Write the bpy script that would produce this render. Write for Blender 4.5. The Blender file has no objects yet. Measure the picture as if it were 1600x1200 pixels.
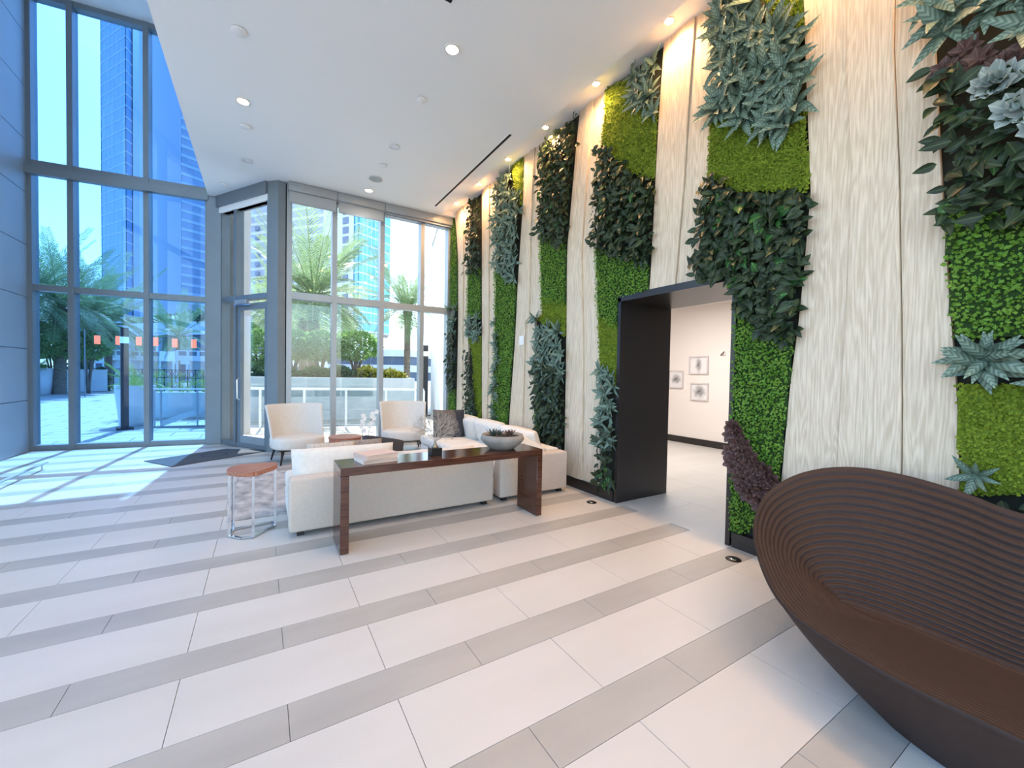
import bpy, bmesh, math, random
import numpy as np
from mathutils import Vector, Matrix
random.seed(7); rng = np.random.default_rng(7)
sc = bpy.context.scene
COL = sc.collection
PI = math.pi

# ------------------------------------------------------------------ camera
H = 1.55; FPX = 638.83
def _basis(yaw, pitch, roll):
    cy, sy, cp, sp = math.cos(yaw), math.sin(yaw), math.cos(pitch), math.sin(pitch)
    f = Vector((sy*cp, cy*cp, sp)); r = Vector((cy, -sy, 0)); u = r.cross(f)
    cr, sr = math.cos(roll), math.sin(roll)
    return cr*r + sr*u, -sr*r + cr*u, f
CR, CU, CF = _basis(*[math.radians(a) for a in (31.397, -1.321, 1.010)])
cam = bpy.data.cameras.new('camera'); camo = bpy.data.objects.new('camera', cam); COL.objects.link(camo)
cam.sensor_width = 36; cam.lens = FPX/1600*36; cam.clip_start = .05; cam.clip_end = 1000
camo.matrix_world = Matrix(((CR.x, CU.x, -CF.x, 0), (CR.y, CU.y, -CF.y, 0), (CR.z, CU.z, -CF.z, H), (0, 0, 0, 1)))
sc.camera = camo

# ------------------------------------------------------------------ sky, sun, exposure
SUN = Vector((.085, 1, 1.21)).normalized()
w = bpy.data.worlds.new('world'); sc.world = w; w.use_nodes = True
nt = w.node_tree; nt.nodes.clear()
wo = nt.nodes.new('ShaderNodeOutputWorld'); bg = nt.nodes.new('ShaderNodeBackground')
sky = nt.nodes.new('ShaderNodeTexSky'); sky.sky_type = 'NISHITA'; sky.sun_disc = False
sky.sun_elevation = math.asin(SUN.z); sky.sun_rotation = math.radians(5); sky.air_density = 1.0; sky.dust_density = .8; sky.ozone_density = 1.0
tc = nt.nodes.new('ShaderNodeTexCoord'); mp = nt.nodes.new('ShaderNodeMapping'); mp.inputs['Scale'].default_value = (1.2, 1.2, 5)
nz = nt.nodes.new('ShaderNodeTexNoise'); nz.inputs['Scale'].default_value = 2.2; nz.inputs['Detail'].default_value = 7; nz.inputs['Distortion'].default_value = .6
rp = nt.nodes.new('ShaderNodeValToRGB'); rp.color_ramp.elements[0].position = .56; rp.color_ramp.elements[1].position = .95
rp.color_ramp.elements[1].color = (.55, .55, .55, 1)
mx = nt.nodes.new('ShaderNodeMix'); mx.data_type = 'RGBA'; mx.inputs['B'].default_value = (9, 9.5, 10, 1)
L = nt.links.new
L(tc.outputs['Generated'], mp.inputs['Vector']); L(mp.outputs['Vector'], nz.inputs['Vector']); L(nz.outputs['Fac'], rp.inputs['Fac'])
L(rp.outputs['Color'], mx.inputs['Factor']); L(sky.outputs['Color'], mx.inputs['A']); L(mx.outputs['Result'], bg.inputs['Color'])
bg.inputs['Strength'].default_value = .21; L(bg.outputs['Background'], wo.inputs['Surface'])
sl = bpy.data.lights.new('sun', 'SUN'); slo = bpy.data.objects.new('sun', sl); COL.objects.link(slo)
sl.energy = 4.1; sl.angle = math.radians(.6); sl.color = (1, .96, .90)
slo.location = SUN*60; slo.rotation_euler = (-SUN).to_track_quat('-Z', 'Y').to_euler()
vs = sc.view_settings; vs.view_transform = 'Standard'; vs.look = 'None'; vs.gamma = 1; vs.use_curve_mapping = False
vs.exposure = 1.9
DOWN_W = 9      # watts of one ceiling downlight
WASH_W = 26       # watts of one wall-washing spot

# ------------------------------------------------------------------ pixel helpers
def ray(x, y): return CR*((x-800)/FPX) - CU*((y-600)/FPX) + CF
def at(x, y, d): return ray(x, y)*d + Vector((0, 0, H))            # at camera depth d
def onz(x, y, z=0): r = ray(x, y); return r*((z-H)/r.z) + Vector((0, 0, H))
def onx(x, y, X): r = ray(x, y); return r*(X/r.x) + Vector((0, 0, H))
def ony(x, y, Y): r = ray(x, y); return r*(Y/r.y) + Vector((0, 0, H))

# ------------------------------------------------------------------ materials
MATS = {}
def lin(c): return tuple(((v/255)/12.92 if v/255 <= .04045 else ((v/255+.055)/1.055)**2.4) for v in c)
def mat(name, rgb, rough=.6, metal=0, var=None, vscale=4, stretch=(1, 1, 1), bump=0, bscale=60, emit=None, es=0, spec=.5, coord='Object', detail=5, rnd=None, trans=0):
    if name in MATS: return MATS[name]
    m = bpy.data.materials.new(name); m.use_nodes = True; n = m.node_tree; b = n.nodes['Principled BSDF']
    c = lin(rgb); b.inputs['Base Color'].default_value = (*c, 1); b.inputs['Roughness'].default_value = rough; b.inputs['Metallic'].default_value = metal
    b.inputs['Specular IOR Level'].default_value = spec
    if emit: b.inputs['Emission Color'].default_value = (*lin(emit), 1); b.inputs['Emission Strength'].default_value = es
    t = n.nodes.new('ShaderNodeTexCoord'); mpn = n.nodes.new('ShaderNodeMapping'); mpn.inputs['Scale'].default_value = stretch
    if coord == 'World':
        gmt = n.nodes.new('ShaderNodeNewGeometry'); n.links.new(gmt.outputs['Position'], mpn.inputs['Vector'])
    else: n.links.new(t.outputs[coord], mpn.inputs['Vector'])
    last = None
    if var:
        z = n.nodes.new('ShaderNodeTexNoise'); z.inputs['Scale'].default_value = vscale; z.inputs['Detail'].default_value = detail
        n.links.new(mpn.outputs['Vector'], z.inputs['Vector'])
        r = n.nodes.new('ShaderNodeValToRGB'); r.color_ramp.elements[0].position = .3; r.color_ramp.elements[1].position = .7
        r.color_ramp.elements[0].color = (*c, 1); r.color_ramp.elements[1].color = (*lin(var), 1)
        n.links.new(z.outputs['Fac'], r.inputs['Fac']); last = r.outputs['Color']
        n.links.new(last, b.inputs['Base Color'])
    if rnd:
        oi = n.nodes.new('ShaderNodeObjectInfo'); mi = n.nodes.new('ShaderNodeMix'); mi.data_type = 'RGBA'
        n.links.new(oi.outputs['Random'], mi.inputs['Factor'])
        if last: n.links.new(last, mi.inputs['A'])
        else: mi.inputs['A'].default_value = (*c, 1)
        mi.inputs['B'].default_value = (*lin(rnd), 1); n.links.new(mi.outputs['Result'], b.inputs['Base Color'])
    if bump:
        z2 = n.nodes.new('ShaderNodeTexNoise'); z2.inputs['Scale'].default_value = bscale; z2.inputs['Detail'].default_value = 4
        n.links.new(mpn.outputs['Vector'], z2.inputs['Vector'])
        bp = n.nodes.new('ShaderNodeBump'); bp.inputs['Strength'].default_value = bump; bp.inputs['Distance'].default_value = .01
        n.links.new(z2.outputs['Fac'], bp.inputs['Height']); n.links.new(bp.outputs['Normal'], b.inputs['Normal'])
    if trans:
        tr = n.nodes.new('ShaderNodeBsdfTranslucent'); ms = n.nodes.new('ShaderNodeMixShader'); ms.inputs[0].default_value = trans
        src = b.inputs['Base Color'].links
        if src: n.links.new(src[0].from_socket, tr.inputs['Color'])
        else: tr.inputs['Color'].default_value = (*c, 1)
        out = n.nodes['Material Output']; n.links.new(b.outputs[0], ms.inputs[1]); n.links.new(tr.outputs[0], ms.inputs[2]); n.links.new(ms.outputs[0], out.inputs['Surface'])
    MATS[name] = m; return m

def glass(name, tint, refl=1.0):
    m = bpy.data.materials.new(name); m.use_nodes = True; n = m.node_tree; n.nodes.clear()
    o = n.nodes.new('ShaderNodeOutputMaterial'); tr = n.nodes.new('ShaderNodeBsdfTransparent'); gl = n.nodes.new('ShaderNodeBsdfGlossy')
    tr.inputs['Color'].default_value = (*tint, 1); gl.inputs['Roughness'].default_value = .0; gl.inputs['Color'].default_value = (1, 1, 1, 1)
    lw = n.nodes.new('ShaderNodeLayerWeight'); lw.inputs['Blend'].default_value = .5
    pw = n.nodes.new('ShaderNodeMath'); pw.operation = 'POWER'; pw.inputs[1].default_value = 5; n.links.new(lw.outputs['Facing'], pw.inputs[0])
    fr = n.nodes.new('ShaderNodeMath'); fr.operation = 'MULTIPLY_ADD'; fr.inputs[1].default_value = .97; fr.inputs[2].default_value = .03; n.links.new(pw.outputs[0], fr.inputs[0])
    mu = n.nodes.new('ShaderNodeMath'); mu.operation = 'MULTIPLY'; mu.inputs[1].default_value = refl
    ms = n.nodes.new('ShaderNodeMixShader'); n.links.new(fr.outputs[0], mu.inputs[0]); n.links.new(mu.outputs[0], ms.inputs[0])
    n.links.new(tr.outputs[0], ms.inputs[1]); n.links.new(gl.outputs[0], ms.inputs[2]); n.links.new(ms.outputs[0], o.inputs['Surface'])
    MATS[name] = m; return m

def grain_mat(name, dark, light, rough=.55, stretch=(10, 10, .7), bump=.35, spec=.3):
    m = bpy.data.materials.new(name); m.use_nodes = True; n = m.node_tree; b = n.nodes['Principled BSDF']
    g = n.nodes.new('ShaderNodeNewGeometry'); mpn = n.nodes.new('ShaderNodeMapping'); mpn.inputs['Scale'].default_value = stretch
    n.links.new(g.outputs['Position'], mpn.inputs['Vector'])
    z = n.nodes.new('ShaderNodeTexNoise'); z.inputs['Scale'].default_value = .55; z.inputs['Detail'].default_value = 2.5; z.inputs['Distortion'].default_value = .4
    n.links.new(mpn.outputs['Vector'], z.inputs['Vector'])
    mu = n.nodes.new('ShaderNodeMath'); mu.operation = 'MULTIPLY'; mu.inputs[1].default_value = 95
    sn = n.nodes.new('ShaderNodeMath'); sn.operation = 'SINE'; n.links.new(z.outputs['Fac'], mu.inputs[0]); n.links.new(mu.outputs[0], sn.inputs[0])
    z3 = n.nodes.new('ShaderNodeTexNoise'); z3.inputs['Scale'].default_value = 6; z3.inputs['Detail'].default_value = 6
    n.links.new(mpn.outputs['Vector'], z3.inputs['Vector'])
    ad = n.nodes.new('ShaderNodeMath'); ad.operation = 'MULTIPLY_ADD'; ad.inputs[1].default_value = .12; n.links.new(sn.outputs[0], ad.inputs[0]); n.links.new(z3.outputs['Fac'], ad.inputs[2])
    r = n.nodes.new('ShaderNodeValToRGB'); r.color_ramp.elements[0].position = .3; r.color_ramp.elements[1].position = .72
    r.color_ramp.elements[0].color = (*lin(dark), 1); r.color_ramp.elements[1].color = (*lin(light), 1)
    n.links.new(ad.outputs[0], r.inputs['Fac']); n.links.new(r.outputs['Color'], b.inputs['Base Color'])
    bp = n.nodes.new('ShaderNodeBump'); bp.inputs['Strength'].default_value = bump; bp.inputs['Distance'].default_value = .006
    n.links.new(ad.outputs[0], bp.inputs['Height']); n.links.new(bp.outputs['Normal'], b.inputs['Normal'])
    b.inputs['Roughness'].default_value = rough; b.inputs['Specular IOR Level'].default_value = spec
    MATS[name] = m; return m

def leaf_mat(name, dark, light, stripes=False, rough=.45, trans=.15):
    """UV: u across (0..1), v along the leaf; light is the vein or stripe colour"""
    m = bpy.data.materials.new(name); m.use_nodes = True; n = m.node_tree; b = n.nodes['Principled BSDF']
    uv = n.nodes.new('ShaderNodeUVMap'); sp = n.nodes.new('ShaderNodeSeparateXYZ'); n.links.new(uv.outputs[0], sp.inputs[0])
    def M(op, a, bb=None):
        k = n.nodes.new('ShaderNodeMath'); k.operation = op
        for i, v in enumerate((a, bb)):
            if v is None: continue
            if isinstance(v, (int, float)): k.inputs[i].default_value = v
            else: n.links.new(v, k.inputs[i])
        return k.outputs[0]
    side = M('ABSOLUTE', M('SUBTRACT', sp.outputs[0], .5))
    if stripes:
        s = M('SINE', M('MULTIPLY', M('SUBTRACT', sp.outputs[1], M('MULTIPLY', side, .55)), 42))
        edge = M('SUBTRACT', 1.0, M('MULTIPLY', side, 1.7))
        f = M('MULTIPLY', M('ADD', M('MULTIPLY', s, .35), .62), edge)
    else:
        f = M('MULTIPLY', M('SUBTRACT', 1.0, M('MINIMUM', M('MULTIPLY', side, 14), 1.0)), .6)
    g = n.nodes.new('ShaderNodeNewGeometry'); z = n.nodes.new('ShaderNodeTexNoise'); z.inputs['Scale'].default_value = 9; n.links.new(g.outputs['Position'], z.inputs['Vector'])
    f2 = M('ADD', f, M('MULTIPLY', M('SUBTRACT', z.outputs['Fac'], .45), .8 if not stripes else .5))
    mi = n.nodes.new('ShaderNodeMix'); mi.data_type = 'RGBA'; mi.clamp_factor = True
    n.links.new(f2, mi.inputs['Factor']); mi.inputs['A'].default_value = (*lin(dark), 1); mi.inputs['B'].default_value = (*lin(light), 1)
    n.links.new(mi.outputs['Result'], b.inputs['Base Color']); b.inputs['Roughness'].default_value = rough; b.inputs['Specular IOR Level'].default_value = .35
    tr = n.nodes.new('ShaderNodeBsdfTranslucent'); ms = n.nodes.new('ShaderNodeMixShader'); ms.inputs[0].default_value = trans
    n.links.new(mi.outputs['Result'], tr.inputs['Color']); out = n.nodes['Material Output']
    n.links.new(b.outputs[0], ms.inputs[1]); n.links.new(tr.outputs[0], ms.inputs[2]); n.links.new(ms.outputs[0], out.inputs['Surface'])
    MATS[name] = m; return m

def stain(name, base, patches, rough=.35, scale=1.2, bump=.03):
    return mat(name, base, rough, var=patches, vscale=scale, stretch=(.6, 2.2, 1), bump=bump, bscale=120, coord='World', spec=.4)

M_tile_l = stain('pale_stone_tile', (206, 203, 198), (198, 195, 189), .42)
M_tile_d = stain('grey_stone_tile', (178, 175, 169), (165, 162, 156), .4, 1.8)
M_grout = mat('grout', (172, 168, 162), .8)
M_white = mat('white_plaster', (247, 248, 247), .85, var=(245, 246, 245), vscale=.8)
M_alu = mat('silver_aluminium', (168, 174, 178), .42, .35, var=(160, 166, 171), vscale=3)
M_alu_d = mat('grey_aluminium', (128, 138, 145), .45, .3, var=(122, 132, 140), vscale=3)
M_black = mat('black_lacquer', (36, 33, 33), .32, var=(41, 37, 37), vscale=3)
M_wood = grain_mat('bleached_wood', (202, 183, 158), (229, 212, 189), .55, (14, 14, .9), .3)
M_dwood = grain_mat('dark_walnut', (66, 38, 28), (92, 58, 44), .13, (.8, 14, 14), .06, .6)
M_twood = grain_mat('red_brown_wood', (150, 94, 72), (178, 120, 95), .35, (1, 9, 9), .05, .5)
M_fab = mat('white_linen', (222, 218, 212), .9, var=(214, 210, 203), vscale=30, bump=.25, bscale=420)
M_fabb = mat('grey_beige_linen', (204, 192, 180), .9, var=(197, 185, 173), vscale=40, bump=.25, bscale=420)
M_cush = mat('cream_cushion', (228, 224, 216), .92, var=(218, 213, 204), vscale=18, bump=.3, bscale=300)
M_chrome = mat('chrome', (205, 207, 210), .12, 1)
M_bench = mat('brown_moulded_plastic', (55, 41, 36), .6, var=(51, 38, 34), vscale=20, bump=.15, bscale=500, spec=.3)
M_gl_b = glass('blue_tinted_glass', (.40, .63, .875))
M_gl = glass('clear_glass', (.92, .96, .98))
M_gl_out = glass('pale_railing_glass', (.93, .975, .985), .8)
M_conc = mat('white_concrete', (222, 224, 224), .8, var=(210, 213, 214), vscale=2, bump=.1, bscale=40)

# ------------------------------------------------------------------ object helpers
def tag(o, label=None, cat=None, group=None, kind=None):
    if label: o['label'] = label
    if cat: o['category'] = cat
    if group: o['group'] = group
    if kind: o['kind'] = kind
    return o
def thing(name, label, cat, loc=(0, 0, 0), rz=0, group=None):
    o = bpy.data.objects.new(name, None); COL.objects.link(o); o.location = loc; o.rotation_euler = (0, 0, rz); o.empty_display_size = .1
    return tag(o, label, cat, group)
def mesh(name, vs_, fs, m=None, parent=None, smooth=False, uv=None, loc=None):
    me = bpy.data.meshes.new(name); me.from_pydata([tuple(v) for v in vs_], [], [tuple(f) for f in fs])
    if uv is not None:
        ul = me.uv_layers.new(name='UVMap'); li = np.zeros(len(me.loops), dtype=np.int32); me.loops.foreach_get('vertex_index', li)
        ul.data.foreach_set('uv', np.asarray(uv, dtype=np.float32)[li].ravel())
    if smooth: me.polygons.foreach_set('use_smooth', [True]*len(me.polygons))
    if m: me.materials.append(m)
    me.update()
    o = bpy.data.objects.new(name, me); COL.objects.link(o)
    if parent: o.parent = parent
    if loc is not None: o.location = loc
    return o
def link(name, me, parent=None, loc=None, mtx=None):
    o = bpy.data.objects.new(name, me); COL.objects.link(o)
    if parent: o.parent = parent
    if loc is not None: o.location = loc
    if mtx is not None: o.matrix_local = mtx
    return o
class MB:
    def __init__(s): s.v = []; s.f = []; s.uv = []
    def add(s, vs_, fs):
        k = len(s.v); s.v += [tuple(v) for v in vs_]; s.f += [tuple(i+k for i in f) for f in fs]; return s
    def box(s, x0, x1, y0, y1, z0, z1, T=None):
        p = [Vector((x, y, z)) for z in (z0, z1) for x, y in ((x0, y0), (x1, y0), (x1, y1), (x0, y1))]
        if T: p = [T @ q for q in p]
        return s.add(p, [(3, 2, 1, 0), (4, 5, 6, 7), (0, 1, 5, 4), (1, 2, 6, 5), (2, 3, 7, 6), (3, 0, 4, 7)])
    def prism(s, poly, z0, z1, T=None):
        n = len(poly); p = [Vector((a[0], a[1], z)) for z in (z0, z1) for a in poly]
        if T: p = [T @ q for q in p]
        return s.add(p, [tuple(range(n-1, -1, -1)), tuple(range(n, 2*n))] + [(i, (i+1) % n, n+(i+1) % n, n+i) for i in range(n)])
    def lathe(s, prof, seg=24, c=(0, 0, 0), cap=True):
        k = len(s.v)
        for r, z in prof:
            for i in range(seg):
                a = 2*PI*i/seg; s.v.append((c[0]+r*math.cos(a), c[1]+r*math.sin(a), c[2]+z))
        for j in range(len(prof)-1):
            for i in range(seg):
                a = k+j*seg+i; b = k+j*seg+(i+1) % seg; s.f.append((a, b, b+seg, a+seg))
        if cap:
            s.f.append(tuple(k+i for i in range(seg-1, -1, -1))); s.f.append(tuple(k+(len(prof)-1)*seg+i for i in range(seg)))
        return s
    def tube(s, pts, r, seg=8, cap=True):
        pts = [Vector(p) for p in pts]; k = len(s.v); n = len(pts); rs = r if isinstance(r, (list, tuple)) else [r]*n
        up = None
        for i, p in enumerate(pts):
            d = (pts[min(i+1, n-1)]-pts[max(i-1, 0)]).normalized()
            if up is None: up = d.orthogonal().normalized()
            up = (up-d*up.dot(d)).normalized(); sd = d.cross(up)
            for j in range(seg):
                a = 2*PI*j/seg; s.v.append(tuple(p+(up*math.cos(a)+sd*math.sin(a))*rs[i]))
        for i in range(n-1):
            for j in range(seg):
                a = k+i*seg+j; b = k+i*seg+(j+1) % seg; s.f.append((a, b, b+seg, a+seg))
        if cap: s.f.append(tuple(k+j for j in range(seg-1, -1, -1))); s.f.append(tuple(k+(n-1)*seg+j for j in range(seg)))
        return s
    def make(s, name, m=None, parent=None, smooth=False, loc=None): return mesh(name, s.v, s.f, m, parent, smooth, None, loc)
def box(name, x0, x1, y0, y1, z0, z1, m, parent=None, T=None): return MB().box(x0, x1, y0, y1, z0, z1, T).make(name, m, parent)
def rbox(name, x0, x1, y0, y1, z0, z1, m, parent=None, r=.02, seg=3):
    bm = bmesh.new(); bmesh.ops.create_cube(bm, size=1)
    for v in bm.verts: v.co = Vector((x0+(v.co.x+.5)*(x1-x0), y0+(v.co.y+.5)*(y1-y0), z0+(v.co.z+.5)*(z1-z0)))
    bmesh.ops.bevel(bm, geom=bm.edges[:], offset=r, segments=seg, affect='EDGES', profile=.5)
    me = bpy.data.meshes.new(name); bm.to_mesh(me); bm.free(); me.materials.append(m)
    me.polygons.foreach_set('use_smooth', [True]*len(me.polygons))
    try: me.set_sharp_from_angle(angle=math.radians(40))
    except Exception: pass
    o = bpy.data.objects.new(name, me); COL.objects.link(o)
    if parent: o.parent = parent
    return o
def puff(name, w, d, h, m, parent=None, T=None, pw=.35, pinch=.35, wob=0.0, n=18):
    """pillow: a square outline that thins to the seam; T places it"""
    v = []; f = []
    for s in (1, -1):
        k = len(v)
        for j in range(n+1):
            for i in range(n+1):
                a, b = -1+2*i/n, -1+2*j/n
                hh = max(0, (1-a**4)*(1-b**4))**pw
                px = a*(1-.06*pinch*(1-b*b)); py = b*(1-.06*pinch*(1-a*a))
                z = s*h/2*hh + wob*math.sin(3*a+1.3)*math.sin(2.3*b+.4)
                v.append((px*w/2, py*d/2, z))
        for j in range(n):
            for i in range(n):
                q = (k+j*(n+1)+i, k+j*(n+1)+i+1, k+(j+1)*(n+1)+i+1, k+(j+1)*(n+1)+i); f.append(q if s > 0 else q[::-1])
    if T: v = [T @ Vector(p) for p in v]
    o = mesh(name, v, f, m, parent, True); return o
def struct(o): o['kind'] = 'structure'; return o
def TR(x, y, z, rz=0, rx=0, ry=0): return Matrix.Translation((x, y, z)) @ Matrix.Rotation(rz, 4, 'Z') @ Matrix.Rotation(rx, 4, 'X') @ Matrix.Rotation(ry, 4, 'Y')

# ================================================================== STRUCTURE
XW = 3.70; ZC = 5.08; ZR = 5.19; ZH = 8.25; SLAB = -.96
# ---- floor: base, stone tiles in stripes
fl = struct(box('floor', -4.2, 9.2, -6.5, 10.95, -.25, -.012, M_grout))
me_l = MB().box(0, .897, 0, .438, -.012, 0).make('tile', M_tile_l, fl).data
o0 = [o for o in fl.children][0]; bpy.data.objects.remove(o0)
me_d = MB().box(0, .897, 0, .222, -.012, 0).make('tile', M_tile_d, fl).data
o0 = [o for o in fl.children][0]; bpy.data.objects.remove(o0)
def fac_y(x):    # inside line of the glazing seen from above
    if x < -.95: return 10.49-.14*(x+.95)
    if x < .3: return 10.49-(x+.95)*1.24
    return 8.9
def tile_row(me, y, hgt, x0, light):
    for i in range(-5, 5):
        x = x0+.9*i
        a, b = max(x, -3.66), min(x+.897, 3.72)
        if b-a < .02: continue
        lim = min(fac_y(a), fac_y(b))+.05
        if y > max(fac_y(a), fac_y(b)): continue
        if y < -1.3: continue
        full = (a == x and b == x+.897 and y+hgt <= lim)
        if full: link('tile', me, fl, (x, y, 0))
        else: box('tile', a, b, y, min(y+hgt, max(fac_y(a), fac_y(b))+.03), -.012, 0, M_tile_l if light else M_tile_d, fl)
for k in range(-5, 16):
    yb = 1.232+.666*(k-0)
    tile_row(me_d, yb, .222, .105, False); tile_row(me_l, yb+.225, .438, .555, True)
# floor of the hall behind the portal
for i in range(6):
    for j in range(-2, 8):
        x = 3.72+.81*i; y = 1.3+.9*j - (.45 if i % 2 else 0)
        box('tile', x, x+.807, y, y+.897, -.012, 0, M_tile_l, fl)
# ---- right wall
wr = struct(bpy.data.objects.new('wall_right', None)); COL.objects.link(wr)
DY0, DY1, DZ = 2.17, 3.60, 2.5      # portal opening
M_back = mat('dark_backing', (34, 38, 30), .9)
box('wall_panel', 3.76, 3.9, -6.5, DY0, 0, ZR, M_back, wr); box('wall_panel', 3.76, 3.9, DY1, 9.0, 0, ZR, M_back, wr)
box('wall_panel', 3.76, 3.9, DY0, DY1, DZ, ZR, M_back, wr)
bb = struct(bpy.data.objects.new('baseboard_right', None)); COL.objects.link(bb)
for a, b in ((-6.5, DY0-.05), (DY1+.02, 8.85)): box('plinth', 3.69, 3.76, a, b, 0, .135, M_black, bb)
# portal lining
dr = struct(bpy.data.objects.new('door_2', None)); COL.objects.link(dr); tag(dr, 'tall black lacquered portal lining through the planted wall')
XE = 4.62
box('jamb', 3.69, XE, DY1-.045, DY1+.0, 0, DZ, M_black, dr); box('jamb', 3.69, XE, DY0-.03, DY0+.012, 0, DZ, M_black, dr)
box('lintel', 3.69, XE, DY0-.03, DY1, DZ-.045, DZ+.03, M_black, dr)
# hall behind
M_hall = mat('warm_white_paint', (243, 236, 230), .85)
struct(box('wall_hall', 8.56, 8.7, -2, 8.8, 0, 3.2, M_hall)); struct(box('baseboard_hall', 8.54, 8.56, -2, 8.8, 0, .15, M_black))
struct(box('wall_hall_side', 3.9, 8.56, 8.7, 8.8, 0, 3.2, M_hall)); struct(box('wall_hall_end', 3.9, 8.56, -2.1, -2, 0, 3.2, M_hall))
struct(box('ceiling_hall', 3.9, 8.7, -2.1, 8.8, 3.2, 3.3, M_hall))
struct(box('wall_hall_near', 3.9, 3.95, DY1, 8.7, 0, 3.2, M_hall)); struct(box('wall_hall_front', 3.9, 3.95, -2, DY0, 0, 3.2, M_hall))
# ---- ceilings
ce = struct(MB().prism([(SLAB, -6.5), (3.385, -6.5), (3.385, 8.66), (3.9, 8.66), (3.9, 9.1), (.25, 9.1), (-.85, 10.7), (SLAB, 10.7)], ZC, ZC+.11).make('ceiling', M_white))
struct(MB().prism([(SLAB, -6.5), (3.9, -6.5), (3.9, 9.1), (.25, 9.1), (-.85, 10.7), (SLAB, 10.7)], ZR, ZR+.25).make('ceiling_recess', M_white)); struct(box('trim_slab_edge', SLAB, SLAB+.06, -6.5, 10.7, ZC+.11, ZH+.3, M_white))
struct(box('ceiling_high', -4.2, SLAB+.06, -6.5, 11.0, ZH, ZH+.3, M_white))
# ---- left pier
M_pier = mat('blue_cast_panel', (156, 170, 182), .45, var=(150, 164, 177), vscale=1.2)  # blue cast of the tinted sunlight is put into the panel colour
wl = struct(bpy.data.objects.new('wall_left', None)); COL.objects.link(wl)
for i in range(9):
    z = i*.93; box('panel', -3.9, -3.62, 8.35, 9.6, z+.006, z+.924, M_pier, wl); box('panel', -3.9, -3.62, 9.61, 10.95, z+.006, z+.924, M_pier, wl)
box('core', -3.88, -3.64, 8.36, 10.94, 0, ZH, M_alu_d, wl)

# ---- glazing
def facade(name, P0, P1, mull, trans, z0, z1, gm, fm, mw=.085, md=.2, skip=()):
    P0 = Vector((*P0, 0)); P1 = Vector((*P1, 0)); d = P1-P0; L_ = d.length; a = math.atan2(d.y, d.x)
    r = struct(bpy.data.objects.new(name, None)); COL.objects.link(r); r.location = P0; r.rotation_euler = (0, 0, a)
    xs = [0]+list(mull)+[L_]
    for x in mull: box('mullion', x-mw/2, x+mw/2, 0, md, z0, z1, fm, r)
    for x in (mw/2, L_-mw/2): box('side_frame', x-mw/2, x+mw/2, 0, md, z0, z1, fm, r)
    for zc, zh in trans:
        for i in range(len(xs)-1):
            box('transom', xs[i]+mw/2, xs[i+1]-mw/2, .01, md-.02, zc-zh/2, zc+zh/2, fm, r)
    zz = sorted([(zc-zh/2, zc+zh/2) for zc, zh in trans])
    for i in range(len(xs)-1):
        if i in skip: continue
        for j in range(len(zz)-1):
            box('pane', xs[i]+mw/2-.005, xs[i+1]-mw/2+.005, md*.55, md*.55+.018, zz[j][1]-.005, zz[j+1][0]+.005, gm, r)
    return r
A0 = (-3.64, 10.49+.14*2.69); A1 = (-.93, 10.49)
w1 = facade('window_1', A0, A1, [.60, 1.70], [(.05, .1), (2.98, .11), (5.2, .12), (8.2, .1)], 0, ZH, M_gl_b, M_alu_d)
box('shade_box', 0, 2.72, -.10, .02, 4.98, 5.13, M_alu_d, w1)
# columns at the turns of the glazing
c1 = struct(MB().prism([(-.98, 10.42), (-.74, 10.36), (-.62, 10.62), (-.90, 10.75)], 0, ZC).make('trim_1', M_alu_d))
c2 = struct(MB().prism([(.07, 9.0), (.24, 8.83), (.36, 8.86), (.40, 9.12), (.2, 9.2)], 0, ZC).make('trim_2', M_alu_d))
# door bay
D0 = Vector((-.76, 10.40)); D1 = Vector((.10, 9.03)); dd = D1-D0; LD = dd.length
db = facade('door_1', D0, D1, [.52], [(.05, .08), (2.98, .1), (4.8, .1)], 0, ZC-.05, M_gl, M_alu_d, .07, .16, skip=())
tag(db, 'glazed entrance door bay with slim sidelight and door closer')
for o in list(db.children):
    if o.name.startswith('pane') and min(v.co.x for v in o.data.vertices) > .4 and max(v.co.z for v in o.data.vertices) < 3: bpy.data.objects.remove(o)
box('header', 0, LD, -.08, .02, 4.86, ZC, M_alu_d, db); box('header', 0, LD, -.03, .1, 4.75, 4.86, M_white, db)
lf = box('door_leaf', .58, .68, .02, .09, .02, 2.86, M_alu_d, db); box('door_stile', LD-.16, LD-.07, .02, .09, .02, 2.86, M_alu_d, lf)
box('door_rail', .68, LD-.16, .02, .09, 2.74, 2.86, M_alu_d, lf); box('door_rail', .68, LD-.16, .02, .09, .02, .24, M_alu, lf)
box('pane', .675, LD-.155, .045, .063, .235, 2.745, M_gl, lf)
cl = rbox('door_closer', .62, 1.0, -.07, .01, 2.84, 2.93, M_alu, db, .02); MB().tube([(.58, -.04, 2.83), (1.12, -.05, 2.82)], .012).make('closer_arm', M_chrome, db)
MB().tube([(.72, -.03, .95), (.72, -.07, .98), (.72, -.07, 1.35), (.72, -.03, 1.38)], .014).make('door_pull', M_chrome, lf)
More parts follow.
